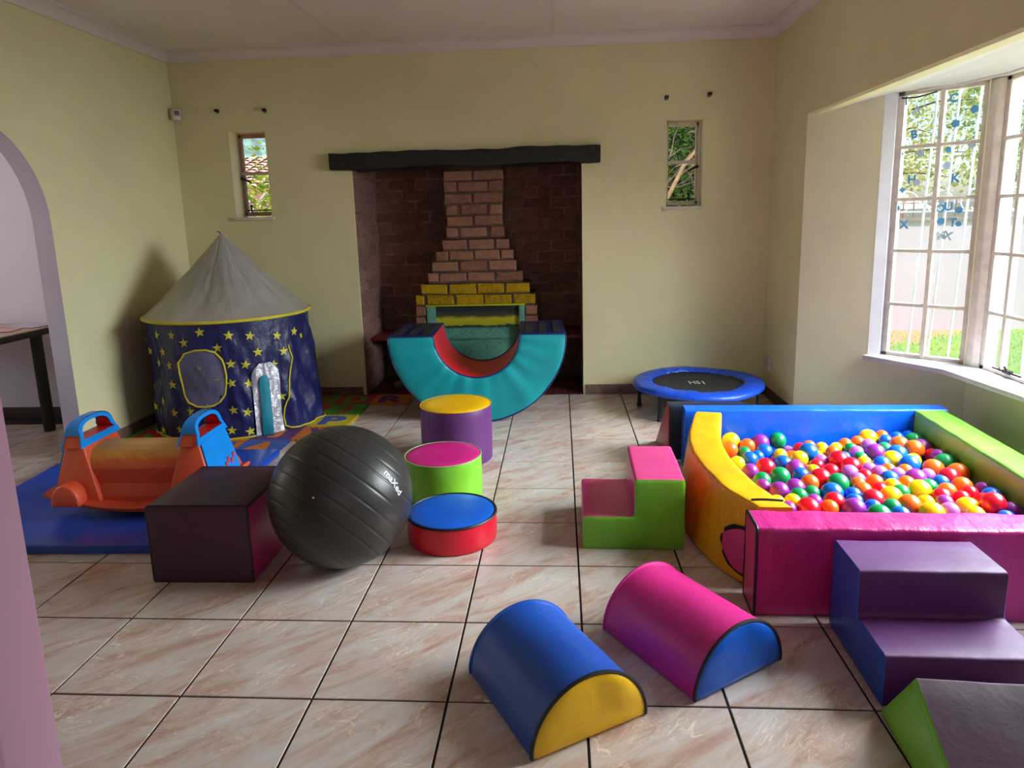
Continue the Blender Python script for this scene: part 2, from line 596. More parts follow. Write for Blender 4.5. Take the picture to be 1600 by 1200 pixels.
# --- ceiling boards with joint strips
cl = MB()
cl.box(-5.3, 3.4, -4.6, 3.75, ZC + .012, ZC + .2)
ceil = S(cl.build('ceiling', m_ceil), 'off-white boarded ceiling with thin joint strips', 'ceiling')
for (a, b) in ((-5.3, -1.18), (-1.18, .32), (.32, XR + .1)):
    q = MB()
    q.box(a + .002, b - .002, -4.6, YB, ZC, ZC + .011)
    q.build('ceiling_board', m_ceil, ceil, smooth=0)
for x in (-1.18, .32):
    q = MB()
    q.box(x - .012, x + .012, YF, YB, ZC - .004, ZC)
    q.build('joint_strip', m_cornice, ceil, smooth=0)

# --- back wall with the fireplace recess and the two slit windows
FX0, FX1, FZ, FY = -1.2, .512, 1.80, 4.18
W1 = (-2.117, -1.838, 1.41, 2.048)
W2 = (1.125, 1.382, 1.405, 2.02)
wb = MB()
wall_panel(wb, [XL - .12, W1[0], W1[1], FX0 - .06, FX1 + .06, W2[0], W2[1], XR + .1], [-.05, W1[2], W2[2] + .012, FZ, W2[3], W1[3], ZC + .05],
           [W1, W2, (FX0 - .06, FX1 + .06, -1, FZ)], lambda a, z, d: (a, YB + d, z), .2)
for x0, x1 in ((FX0 - .06, FX0), (FX1, FX1 + .06)):
    wb.box(x0, x1, YB, YB + .022, -.05, FZ)
S(wb.build('wall_back', m_wall, smooth=0), 'pale yellow painted wall around the brick fireplace recess')

# --- recess: mortar shell with individual bricks
rc = MB()
rc.box(FX0 - .06, FX0 - .004, YB + .021, FY + .1, -.05, 2.2)
rc.box(FX1 + .004, FX1 + .06, YB + .021, FY + .1, -.05, 2.2)
rc.box(FX0 - .02, FX1 + .02, FY + .004, FY + .1, -.05, 2.2)
rc.box(FX0 - .02, FX1 + .02, YB + .2, FY + .02, 2.1, 2.2)
recess = S(rc.build('wall_recess', m_mortar_dark, smooth=0), 'sooty brown brick lining of the fireplace recess')

def brick_mesh(w, h, d, seed, jit=.003):
    """brick with its face towards -Y, chamfered and a little uneven"""
    r = random.Random(seed)
    c = .006
    J = lambda: r.uniform(-jit, jit)
    P = [(0, d, 0), (w, d, 0), (w, d, h), (0, d, h)]
    o_ = [(J(), c, J()), (w + J(), c, J()), (w + J(), c, h + J()), (J(), c, h + J())]
    k = .009
    f_ = [(k, J(), k), (w / 2 + J(), J() - .002, k + J()), (w - k, J(), k), (w - k, J(), h - k), (w / 2 + J(), J() - .002, h - k + J()), (k, J(), h - k)]
    mb = MB()
    mb.add(P + o_ + f_, [(0, 4, 7, 3), (1, 2, 6, 5), (0, 1, 5, 4), (2, 3, 7, 6),
                        (4, 5, 10, 9), (4, 9, 8), (5, 6, 11, 10), (6, 7, 13, 12), (6, 12, 11), (7, 4, 8, 13), (8, 9, 12, 13), (9, 10, 11, 12)])
    return mb.mesh('brick', [m_brick_dark], smooth=0, weld=False)

def set_mat(o, m):
    """the mesh is shared; the material sits on the object"""
    o.material_slots[0].link = 'OBJECT'
    o.material_slots[0].material = m

BW, BH, MJ, CH = .213, .074, .014, .0885
stretch_m = [brick_mesh(BW, BH, .05, s) for s in range(4)]
half_m = [brick_mesh(.1, BH, .05, 10 + s) for s in range(3)]
z = .02
row = 0
while z < 1.84:
    x = FX0 + .004 - (0 if row % 2 else .113)
    while x < FX1 - .05:
        if x < FX0:
            me, w, xx = rnd.choice(half_m), .1, FX0 + .004
        else:
            w = BW
            me, xx = rnd.choice(stretch_m), x
            if x + BW > FX1:
                me, w = rnd.choice(half_m), .1
        if not (-.5 < xx + w / 2 < -.2 and z > .6):       # the flue hides these
            link('brick', me, recess, (xx + rnd.uniform(-.002, .002), FY - .002 + rnd.uniform(-.003, .004), z))
        x = (FX0 + .113 + .004) if x < FX0 else x + BW + MJ
    # side walls
    for side in (0, 1):
        y = YB + .03 - (0 if row % 2 else .113)
        while y < FY - .05:
            half = y < YB or y + BW > FY
            me, w = (rnd.choice(half_m), .1) if half else (rnd.choice(stretch_m), BW)
            yy = YB + .022 if y < YB else y
            if side == 0:
                o = link('brick', me, recess, (FX0 - .002, yy + w if False else yy, z), (0, 0, PI / 2))
                o.location = (FX0 + .004 + rnd.uniform(-.003, .003), yy, z)
                set_mat(o, m_brick_side)
            else:
                o = link('brick', me, recess, (FX1 - .002, yy + w, z), (0, 0, -PI / 2))
            y = (YB + .022 + .113) if y < YB else y + BW + MJ
    z += CH
    row += 1

# quarry tile floor of the recess
hf = MB()
hf.box(FX0, FX1, YB, FY, -.05, -.003)
hearth = S(hf.build('floor_hearth', m_grout, smooth=0), 'dark red quarry tile floor inside the fireplace recess', 'floor')
qt = MB()
qt.box(0, .108, 0, .216, -.006, .004)
qme = qt.mesh('quarry_tile', m_quarry, smooth=0, bevel=.002, bseg=1)
for i in range(15):
    for j in range(3):
        link('quarry_tile', qme, hearth, (FX0 + .018 + i * .1125, YB + .003 + j * .2205, 0))

# red concrete ledges either side of the flue
for x0, x1, lb in ((FX0 + .006, -.845, 'dark red concrete ledge on the left of the brick flue'), (.17, FX1 - .006, 'dark red concrete ledge on the right of the brick flue')):
    q = MB()
    q.box(x0, x1, 3.72, FY - .012, .405, .432)
    o = q.build('fireplace_ledge', m_bench, bevel=.006)
    T(o, lb, 'ledge', kind='structure')

# --- stepped flue
flue = thing('fireplace', 'stepped rose brick flue with two yellow painted courses over a teal steel firebox', 'fireplace', (-.335, 3.8, 0))
def fb(name, mb, m, parent=flue, **k):
    o = mb.build(name, m, parent, **k)
    return o
FROWS = [(1.729, 1.657, [(-.556, -.339), (-.318, -.093)]), (1.647, 1.572, [(-.556, -.46), (-.445, -.213), (-.204, -.095)]),
 (1.555, 1.485, [(-.56, -.345), (-.33, -.103)]), (1.469, 1.394, [(-.546, -.461), (-.429, -.224), (-.199, -.106)]),
 (1.382, 1.307, [(-.545, -.343), (-.322, -.108)]), (1.293, 1.22, [(-.554, -.462), (-.438, -.23), (-.201, -.097)]),
 (1.196, 1.122, [(-.589, -.395), (-.377, -.175), (-.16, -.06)]), (1.109, 1.038, [(-.642, -.548), (-.535, -.346), (-.336, -.134), (-.125, -.027)]),
 (1.026, .951, [(-.682, -.47), (-.454, -.241), (-.224, -.006)]), (.937, .866, [(-.719, -.635), (-.623, -.41), (-.397, -.183), (-.168, .045)]),
 (.845, .769, [(-.778, -.567), (-.549, -.334), (-.32, -.11), (-.09, .097)]), (.757, .681, [(-.829, -.759), (-.735, -.518), (-.494, -.279), (-.264, -.049), (-.033, .144)]),
 (.666, .593, [(-.83, -.749), (.059, .156)]), (.579, .506, [(-.834, -.749), (.057, .159)]), (.49, .417, [(-.834, -.749), (.057, .159)]),
 (.402, .329, [(-.834, -.749), (.057, .159)]), (.313, .24, [(-.834, -.749), (.057, .159)]), (.225, .152, [(-.834, -.749), (.057, .159)]),
 (.137, .064, [(-.834, -.749), (.057, .159)])]
FLX, FLY = -.335, 3.8
core = MB()
for ri, (z1, z0, bs) in enumerate(FROWS):
    for bi, (x0, x1) in enumerate(bs):
        me = brick_mesh(x1 - x0, z1 - z0, .1, 100 + ri * 7 + bi, .004)
        o = link('brick', me, flue, (x0 - FLX, -.006 + rnd.uniform(-.003, .003), z0))
        set_mat(o, m_brick_yel if ri in (10, 11) else m_brick_rose)
    za, zb = z0 - .016, z1
    if ri < 12:
        core.box(bs[0][0] + .005 - FLX, bs[-1][1] - .005 - FLX, .004, .36, za, zb)
    else:
        for (x0, x1) in bs: core.box(x0 + .005 - FLX, x1 - .005 - FLX, .004, .36, za, zb)
core.box(-.21, .23, .012, .36, 1.72, 1.84)
core.box(-.5, .5, .012, .37, .0, .06)
fb('mortar_core', core, m_mortar, smooth=0)
for (x0, x1, z0, z1) in ((-.405, -.335, .06, .672), (.345, .39, .06, .672)):
    q = MB()
    q.box(x0, x1, -.012, .3, z0, z1)
    fb('firebox_jamb', q, m_glass_teal, bevel=.004)
q = MB(); q.box(-.412, .395, -.018, .1, .668, .68)
fb('firebox_edge_strip', q, plain('lime_edge_paint', (176, 196, 20), .5), bevel=.002)
q = MB(); q.box(-.335, .345, .02, .03, .5, .668)
T(fb('smoke_hood', q, m_soot, smooth=0), 'yellow steel band streaked with soot')
q = MB(); q.box(-.335, .345, .075, .085, .06, .5)
T(fb('back_panel', q, m_rust, smooth=0), 'teal steel panel speckled with rust')
q = MB(); q.box(-.335, .345, .06, .078, .385, .397)
fb('panel_seam', q, m_glass_teal, smooth=0)

# --- charred timber beam
bx = subdivide([(-1.345, 0), (.644, 0)], .05, False)
bm_ = MB()
prof = round_poly([(3.44, 1.742), (3.70, 1.742), (3.70, 1.862), (3.44, 1.862)], .012, 2)
prof = subdivide(prof, .03)
strip(bm_, prof, lambda a, b, t: (t, a, b + (.004 * math.sin(t * 7))), -1.345, .644, 50, wr=.010, seed=3, freq=8)
cap(bm_, prof, lambda a, b, t: (t, a, b), -1.345, -1, .004)
cap(bm_, prof, lambda a, b, t: (t, a, b), .644, 1, .004)
T(bm_.build('timber_beam', m_beam, smooth=50), 'charred black timber beam over the fireplace opening', 'beam', kind='structure')

# --- left wall with the arched opening
AY, AZ, AR, ATH = 1.515, 1.40, .555, .11
lw = MB()
def LM(a, z, d): return (XL - d, a, z)
wall_panel(lw, [YF, AY - AR, AY + AR, YB + .02], [-.05, AZ, AZ + AR + .02, ZC + .05], [(AY - AR, AY + AR, -1, AZ + AR + .02)], LM, ATH)
n = 28
arc = [(AY + AR * math.cos(PI * k / n), AZ + AR * math.sin(PI * k / n)) for k in range(n + 1)]
for k in range(n):
    (a0, z0), (a1, z1) = arc[k], arc[k + 1]
    zt = AZ + AR + .02
    for d, fl in ((0, 0), (ATH, 1)):
        lw.add([LM(a0, z0, d), LM(a1, z1, d), LM(a1, zt, d), LM(a0, zt, d)], [(0, 1, 2, 3)])
lwall = S(lw.build('wall_left', m_wall, smooth=0), 'pale yellow painted wall with a round-topped arch opening')
rv = MB()
path = [(AY + AR, 0)] + arc + [(AY - AR, 0)]
e = .0015
for k in range(len(path) - 1):
    (a0, z0), (a1, z1) = path[k], path[k + 1]
    i0 = (a0 + (AY - a0) * e, z0 - (e if z0 > AZ else 0))
    i1 = (a1 + (AY - a1) * e, z1 - (e if z1 > AZ else 0))
    rv.add([LM(i0[0], i0[1], 0), LM(i1[0], i1[1], 0), LM(i1[0], i1[1], ATH), LM(i0[0], i0[1], ATH)], [(0, 1, 2, 3)])
rv.build('arch_reveal', m_lilac, lwall, smooth=40)

# --- right wall, lintel, bay
BY1, BY0 = 2.80, -.40
rw = MB()
rw.box(XR, XR + .1, BY1 + .1, YB + .02, -.05, ZC + .05)
rw.add([(XR, BY1, -.05), (XR, BY1 + .1, -.05), (XR + .1, BY1 + .1, -.05), (XR, BY1, ZC), (XR, BY1 + .1, ZC), (XR + .1, BY1 + .1, ZC)], [(0, 1, 4, 3), (0, 3, 5, 2), (0, 2, 1), (3, 4, 5)])
rw.box(XR, XR + .1, -4.62, BY0, -.05, ZC + .05)
prof = [(XR, ZC + .05), (XR, 1.94), (XR + .012, 1.928), (XR + .1, 1.936), (XR + .1, ZC + .05)]
strip(rw, prof, lambda a, b, t: (a, t, b), BY0, BY1, 1)
S(rw.build('wall_right', m_wall, smooth=30), 'pale yellow painted wall with the lintel over the bay window')

U = Vector((1, -1, 0)).normalized()
NB = Vector((1, 1, 0)).normalized()
B0 = Vector((XR, BY1, 0))
CL = .975                      # length of the canted side
SZ, HZ = .50, 2.0               # sill and window head
def CP(s, d, z): 
    p = B0 + U * s + NB * d
    return (p.x, p.y, z)
SX = (B0 + U * CL).x            # inner face of the long side, 2.60
SY1 = (B0 + U * CL).y
SY0 = BY0 + (BY1 - SY1)
bw = MB()
# canted wall beside the window, wall below the sill, wall above the head
wall_panel(bw, [0, .452, CL + .05], [-.05, SZ - .03, HZ, 2.3], [(.452, CL + .04, SZ - .03, HZ)], lambda a, z, d: CP(a, d, z), .16)
wall_panel(bw, [SY0 - .04, SY0 + .04, SY1 + .03, SY1 + .04], [-.05, SZ - .03, HZ, 2.3], [(SY0 + .04, SY1 + .03, SZ - .03, HZ)], lambda a, z, d: (SX + d, a, z), .16)
B1 = Vector((XR, BY0, 0)); U1 = Vector((1, 1, 0)).normalized(); N1 = Vector((1, -1, 0)).normalized()
def CP1(s, d, z):
    p = B1 + U1 * s + N1 * d
    return (p.x, p.y, z)
wall_panel(bw, [0, .452, CL + .05], [-.05, SZ - .03, HZ, 2.3], [(.452, CL + .04, SZ - .03, HZ)], lambda a, z, d: CP1(a, d, z), .16)
S(bw.build('wall_bay', m_wall_bay, smooth=0), 'cream painted wall of the bay below and beside its window')
# soffit of the bay
sf = MB()
P = [(XR + .05, BY1, 1.934), CP(.47, .02, 1.995), CP(CL, .0, 2.0), CP1(CL, .0, 2.0), CP1(.47, .02, 1.995), (XR + .05, BY0, 1.934)]
P2 = [(x, y, zz + .3) for x, y, zz in P]
sf.add(P + P2, [(0, 1, 2, 3, 4, 5), (11, 10, 9, 8, 7, 6)] + [(i, (i + 1) % 6, 6 + (i + 1) % 6, 6 + i) for i in range(6)])
sf.box(2.0, 2.85, -1.2, 3.3, 2.28, 2.36)  # unseen eave, added to keep direct sun off the ball pit
S(sf.build('ceiling_bay', m_white, smooth=0), 'white plastered soffit over the bay window', 'ceiling')

# bay window joinery: window_3 (canted) and window_4 (long side)
def joinery(name, label, PF, a0, a1, cols, zs, d0=.05, post=None):
    w = T(thing(name, label, 'window'), kind='structure')
    f = MB()
    def bar(a, b, z0, z1, da=.0, db=.045):
        f.add([PF(a, d0 + da, z0), PF(b, d0 + da, z0), PF(b, d0 + db, z0), PF(a, d0 + db, z0), PF(a, d0 + da, z1), PF(b, d0 + da, z1), PF(b, d0 + db, z1), PF(a, d0 + db, z1)],
              [(0, 3, 2, 1), (4, 5, 6, 7), (0, 1, 5, 4), (1, 2, 6, 5), (2, 3, 7, 6), (3, 0, 4, 7)])
    bar(a0, a0 + .035, zs[0] - .02, zs[-1] + .015)
    bar(a1 - .035, a1, zs[0] - .02, zs[-1] + .015)
    bar(a0, a1, zs[-1] - .012, zs[-1] + .02)
    bar(a0, a1, zs[0] - .02, zs[0] + .014)
    f.build('frame', m_frame, w, bevel=.003, bseg=1)
    for c in cols[1:-1]:
        f = MB(); bar(c - .012, c + .012, zs[0], zs[-1], -.004, .03)
        f.build('mullion', m_frame, w, bevel=.003, bseg=1)
    for zz in zs[1:-1]:
        f = MB(); bar(a0 + .02, a1 - .02, zz - .010, zz + .010, -.002, .026)
        f.build('glazing_bar', m_frame, w, bevel=.003, bseg=1)
    for i in range(len(cols) - 1):
        for j in range(len(zs) - 1):
            g = MB()
            A, B, z0, z1 = cols[i] + .004, cols[i + 1] - .004, zs[j] + .004, zs[j + 1] - .004
            g.add([PF(A, d0 + .012, z0), PF(B, d0 + .012, z0), PF(B, d0 + .012, z1), PF(A, d0 + .012, z1),
                   PF(A, d0 + .015, z0), PF(B, d0 + .015, z0), PF(B, d0 + .015, z1), PF(A, d0 + .015, z1)],
                  [(0, 3, 2, 1), (4, 5, 6, 7), (0, 1, 5, 4), (1, 2, 6, 5), (2, 3, 7, 6), (3, 0, 4, 7)])
            g.build('pane', m_glass, w, smooth=0)
    return w
ZS = [.505, .807, 1.118, 1.409, 1.697, 1.99]
w3 = joinery('window_3', 'white framed ten-pane window on the angled side of the bay', CP, .50, .955, [.512, .7275, .943], ZS)
rvl = MB()
rvl.add([CP(.448, -.002, SZ - .02), CP(.452, .11, SZ - .02), CP(.502, .11, SZ - .02), CP(.502, .03, SZ - .02), CP(.448, -.002, HZ), CP(.452, .11, HZ), CP(.502, .11, HZ), CP(.502, .03, HZ)],
        [(0, 3, 2, 1), (4, 5, 6, 7), (0, 1, 5, 4), (1, 2, 6, 5), (2, 3, 7, 6), (3, 0, 4, 7)])
rvl.build('reveal', m_sill, w3, smooth=0)
w4 = joinery('window_4', 'white framed window on the long side of the bay', lambda a, d, z: (SX + d, a, z), SY0 + .05, SY1 - .03,
             [SY0 + .06, .62, .90, 1.18, 1.46, 1.70, 1.905, SY1 - .045], ZS, d0=.045)
pst = MB()
PP = [CP(.953, .03, 0), CP(CL - .006, .014, 0), (SX + .014, SY1 - .012, 0), (SX + .04, SY1 - .034, 0), (SX + .15, SY1 + .0, 0), CP(CL + .04, .16, 0), CP(.953, .14, 0)]
pst.add([(x, y, SZ - .02) for x, y, z in PP] + [(x, y, HZ) for x, y, z in PP], [tuple(range(6, -1, -1)), tuple(range(7, 14))] + [(i, (i + 1) % 7, 7 + (i + 1) % 7, 7 + i) for i in range(7)])
pst.build('corner_post', m_frame, w4, bevel=.006, bseg=2)
st = MB()
st.add([(SX + .03, 1.86, .523), (SX + .03, 1.80, .523), (SX + .05, 1.80, .523), (SX + .05, 1.86, .523), (SX + .03, 1.86, .54), (SX + .03, 1.80, .54), (SX + .05, 1.80, .54), (SX + .05, 1.86, .54)],
       [(0, 3, 2, 1), (4, 5, 6, 7), (0, 1, 5, 4), (1, 2, 6, 5), (2, 3, 7, 6), (3, 0, 4, 7)])
st.tube([(SX + .035, 1.95, .53), (SX + .035, 1.72, .53)], .005, 6)
st.tube([(SX + .035, 1.83, .535), (SX + .02, 1.83, .56)], .006, 6)
st.build('window_stay', m_dark_metal, w4)
w5 = joinery('window_5', 'white framed window on the near angled side of the bay', CP1, .50, .955, [.512, .7275, .943], ZS)

# sill, mitred round the bay
si = MB()
inn = [CP(.435, -.045, SZ), (2.40, 2.046, SZ), (2.45, 1.487, SZ), (2.45, .25, SZ), CP1(CL - .02, -.13, SZ), CP1(.435, -.045, SZ)]
out = [CP(.452, .1, SZ), CP(CL, .1, SZ), (SX + .08, 1.48, SZ), (SX + .08, .2, SZ), CP1(CL, .1, SZ), CP1(.452, .1, SZ)]
n = len(inn)
V = inn + out + [(x, y, z - .028) for x, y, z in inn] + [(x, y, z - .028) for x, y, z in out]
F = []
for i in range(n - 1):
    F += [(i, i + 1, n + i + 1, n + i), (2 * n + i, 3 * n + i, 3 * n + i + 1, 2 * n + i + 1), (i, 2 * n + i, 2 * n + i + 1, i + 1), (n + i, n + i + 1, 3 * n + i + 1, 3 * n + i)]
F += [(0, n, 3 * n, 2 * n), (n - 1, 3 * n - 1, 4 * n - 1, 2 * n - 1)]
si.add(V, F)
T(si.build('window_sill', m_sill, bevel=.006), 'glossy white sill following the bay window', 'sill', kind='structure')

# burglar bars outside the bay
bb = thing('burglar_bars', 'white steel burglar bars with scrolls outside the angled bay window', 'burglar bars', CP(.7, .24, 1.25))
o0 = Vector(CP(.7, .24, 1.25))
def BL(s, z, d=.24): return Vector(CP(s, d, z)) - o0
for s0, s1 in ((.582, .640), (.695, .752), (.803, .857)):
    q = MB(); q.tube([BL(s0, .42), BL(s1, 2.08)], .0065, 6)
    q.build('bar', m_bars, bb)
for zz in (.44, 1.335, 2.06):
    q = MB(); q.tube([BL(.46, zz), BL(1.08, zz)], .006, 6)
    q.build('rail', m_bars, bb)
for c in (.60, .78, .96):
    q = MB()
    for sg in (-1, 1):
        q.tube([BL(c + sg * (.10 - .09 * math.cos(a) * (1 - a / 9)), 1.36 + .09 * math.sin(a) * (1 - a / 9) + .02) for a in np.linspace(0, 5.5, 16)], .004, 5)
    q.build('scroll', m_bars, bb)
bb2 = thing('burglar_bars', 'white steel burglar bars outside the long side of the bay', 'burglar bars', (SX + .22, 1.2, 1.25))
for k in range(14):
    q = MB(); q.tube([(0, .80 - k * .125, -.83), (.0, .84 - k * .125, .83)], .0065, 6)
    q.build('bar', m_bars, bb2)
for zz in (-.81, .085, .81):
    q = MB(); q.tube([(0, .86, zz), (0, -.86, zz)], .006, 6)
    q.build('rail', m_bars, bb2)

# --- near wall with the opening the camera looks through
nw = MB()
wall_panel(nw, [XL - .1, -0.564, 1.45, XR + .1], [-.05, 2.15, ZC + .05], [(-0.564, 1.45, -1, 2.15)], lambda a, z, d: (a, YF - d, z), .13)
S(nw.build('wall_front', m_pink_wall, bevel=.012), 'pinkish painted wall edge close to the viewer')

# --- side room beyond the arch, hall behind the camera
sr = MB()
sr.box(-5.3, XL - ATH, 2.985, 3.1, -.05, ZC + .05)
sr.box(-5.3, -5.2, -1.3, 3.0, -.05, ZC + .05)
sr.box(-5.3, XL - ATH, -1.35, -1.22, -.05, ZC + .05)
S(sr.build('wall_side_room', m_lilac, smooth=0), 'lilac white wall of the room beyond the arch')
hl = MB()
hl.box(-2.7, -2.6, -4.6, -.80, -.05, ZC + .05)
hl.box(-2.7, 2.0, -4.7, -4.6, -.05, ZC + .05)
S(hl.build('wall_hall', m_lilac, smooth=0), 'plain white wall of the hall behind the viewer')

# --- cornices
def cornice(name, p0, p1, inward, label):
    p0, p1, iw = Vector(p0), Vector(p1), Vector(inward)
    prof = [(0, 0), (0, -.075), (.012, -.075)] + [(.012 + .055 * (1 - math.cos(a)), -.075 + .06 * math.sin(a)) for a in np.linspace(.15, PI / 2, 6)] + [(.078, -.012), (.078, 0)]
    mb = MB()
    strip(mb, prof, lambda a, b, t: p0.lerp(p1, t) + iw * a + Vector((0, 0, b)), 0, 1, 1)
    mb.add([p0 + iw * a + Vector((0, 0, b)) for a, b in prof], [tuple(range(len(prof)))])
    mb.add([p1 + iw * a + Vector((0, 0, b)) for a, b in prof], [tuple(range(len(prof)))])
    return T(mb.build(name, m_cornice, smooth=30), label, 'cornice', kind='structure')
cornice('trim_1', (XL, YB, ZC), (XR, YB, ZC), (0, -1, 0), 'white coved cornice along the fireplace wall')
cornice('trim_2', (XL, YF, ZC), (XL, YB, ZC), (1, 0, 0), 'white coved cornice along the arch wall')
cornice('trim_3', (XR, YF, ZC), (XR, YB, ZC), (-1, 0, 0), 'white coved cornice along the bay window wall')

# --- tiled skirting
sk = MB(); sk.box(.002, .398, 0, .012, 0, .078)
sk_me = sk.mesh('skirting_tile', m_skirt, smooth=0, bevel=.003, bseg=1)
def skirt(name, a, b, rz, label, m=None):
    a, b = Vector(a), Vector(b)
    L_ = (b - a).length
    r = S(thing(name, label, 'skirting', a, rz), label, 'skirting')
    k = 0
    x = 0.0
    while x < L_ - .01:
        w = min(.4, L_ - x)
        o = link('skirting_tile', sk_me, r, (x, 0, 0))
        o.scale.x = w / .4
        if m: set_mat(o, m)
        x += .4
    return r
skirt('baseboard_back', (XR, YB, 0), (FX1 + .02, YB, 0), PI, 'brown tile skirting right of the fireplace')
skirt('baseboard_back', (FX0 - .02, YB, 0), (XL, YB, 0), PI, 'brown tile skirting left of the fireplace behind the tent')
skirt('baseboard_left', (XL, YB, 0), (XL, AY + AR, 0), -PI / 2, 'brown tile skirting under the arch wall beside the tent', m_skirt)
skirt('baseboard_right', (XR, BY1, 0), (XR, YB, 0), PI / 2, 'brown tile skirting by the socket', m_skirt_dark)
skirt('baseboard_side_room', (XL - ATH, 2.985, 0), (-5.2, 2.985, 0), PI, 'dark skirting in the room beyond the arch', m_skirt_dark)

# --- slit windows
def slit(name, label, W, d, x0, x1, handle_left):
    w = T(thing(name, label, 'window', ((W[0] + W[1]) / 2, YB, W[2])), kind='structure')
    cx, cz = (W[0] + W[1]) / 2, W[2]
    h = W[3] - W[2]
    f = MB()
    a0, a1 = x0 - cx, x1 - cx
    fr = .022
    for (xa, xb, za, zb) in ((a0, a0 + fr, .02, h - .01), (a1 - fr, a1, .02, h - .01), (a0, a1, h - .035, h - .005), (a0, a1, .015, .045)):
        f.box(xa, xb, d, d + .035, za, zb)
    f.build('frame', plain('worn_frame_' + name, (176, 140, 128) if handle_left else (206, 192, 160), .5, var=.12, scale=30), w, bevel=.003, bseg=1)
    f = MB(); f.box(a0, a1, d - .002, d + .03, h * .53 - .011, h * .53 + .011)
    f.build('glazing_bar', m_frame, w, bevel=.003, bseg=1)
    for z0, z1 in ((.045, h * .53 - .012), (h * .53 + .012, h - .036)):
        g = MB(); g.box(a0 + fr, a1 - fr, d + .012, d + .015, z0, z1)
        g.build('pane', m_glass, w, smooth=0)
    s_ = MB(); s_.box(W[0] - cx - .028, W[1] - cx + .02, -.018, d + .01, -.018, .006)
    s_.build('sill', m_frame, w, bevel=.005)
    if W[1] - x1 > .005:
        pass
    hx = a0 + .012 if handle_left else a1 - .012
    sg = 1 if handle_left else -1
    hb = MB()
    hb.tube([(hx, d, h * .47), (hx, d - .03, h * .47)], .011, 8)
    hb.tube([(hx, d - .03, h * .475), (hx + sg * .075, d - .035, h * .42)], [.009, .005], 8)
    hb.build('handle', m_dark_metal, w)
    sb = MB()
    sb.tube([(a0 + .02, d - .012, .058), (a1 - .02, d - .012, .058)], .005, 6)
    px = a0 + .06 if handle_left else a1 - .07
    sb.tube([(px, d - .012, .045), (px, d - .012, .085)], .006, 6)
    sb.lathe([(0, .083), (.01, .087), (.012, .093), (.01, .099), (0, .103)], 8, (px, d - .012))
    sb.build('stay', m_dark_metal, w)
    return w
slit('window_1', 'slit window on the left of the fireplace showing a red tiled roof', W1, .15, -2.112, -1.838, True)
slit('window_2', 'slit window on the right of the fireplace showing dense shrubs', W2, .10, 1.130, 1.372, False)

# ------------------------------------------------------------------ small wall things
def bracket(x, z, lb):
    t = thing('curtain_bracket', lb, 'bracket', (x, YB, z), group='curtain rail brackets above the slit windows')
    q = MB(); q.box(-.013, .013, -.004, 0, -.016, .016)
    q.build('plate', m_steel, t, bevel=.002, bseg=1)
    q = MB()
    q.box(-.010, -.004, -.035, -.003, -.006, .010)
    q.box(.006, .012, -.035, -.003, -.006, .010)
    q.tube([(-.007, -.034, -.004), (-.007, -.038, .014)], .004, 6)
    q.tube([(.009, -.034, -.004), (.009, -.038, .014)], .004, 6)
    q.build('arm', m_dark_metal, t)
bracket(-2.181, 2.195, 'small metal curtain bracket above the left slit window, nearer the room corner')
bracket(-1.82, 2.187, 'small metal curtain bracket above the left slit window, nearer the fireplace')
bracket(1.116, 2.171, 'small metal curtain bracket above the right slit window, nearer the fireplace')
bracket(1.417, 2.182, 'small metal curtain bracket above the right slit window, nearer the bay')

pir = thing('motion_sensor', 'small white motion sensor high in the corner by the arch wall', 'sensor', (-2.49, 3.47, 2.135), PI * .25)
q = MB()
prof = round_poly([(-.034, 0), (.034, 0), (.034, .085), (-.034, .085)], .012, 3)
strip(q, prof, lambda a, b, t: (a * (1 - .2 * t), -t * .035 + .0, b + t * -.004), 0, 1, 3)
cap(q, prof, lambda a, b, t: (a * .8, -t * .035, b - .004), 1, 1, .25)
cap(q, prof, lambda a, b, t: (a, 0, b), 0, -1, .0)
q.build('housing', plain('aged_white_plastic', (206, 200, 188), .4), pir)
q = MB()
q.box(-.018, .018, -.049, -.034, .03, .066)
q.build('lens', plain('grey_lens', (96, 92, 96), .25), pir, bevel=.006)
q = MB()
q.tube([(0, .0, .04), (0, .03, .04)], .012, 8)
q.build('mount', m_steel, pir)

sk_ = thing('wall_socket', 'white double wall socket low on the wall by the bay', 'socket', (XR, 3.365, .26), -PI / 2)
q = MB()
q.box(-.06, .06, -.012, 0, -.055, .055)
q.build('face_plate', plain('socket_white', (214, 206, 198), .35), sk_, bevel=.005)
for zz in (-.026, .026):
    q = MB()
    for dx, dz in ((0, .012), (-.011, -.008), (.011, -.008)):
        q.tube([(dx - .018, -.0125, zz + dz), (dx - .018, -.011, zz + dz)], .0045, 8)
    q.build('socket_hole', m_rubber, sk_)
    q = MB(); q.box(.026, .042, -.017, -.011, zz - .012, zz + .012)
    q.build('switch', plain('switch_white', (226, 220, 212), .35), sk_, bevel=.002, bseg=1)

# ------------------------------------------------------------------ soft play
H = .325
def piping(mb, pts, closed=False, r=.0045):
    mb.tube(pts, r, 6, closed)

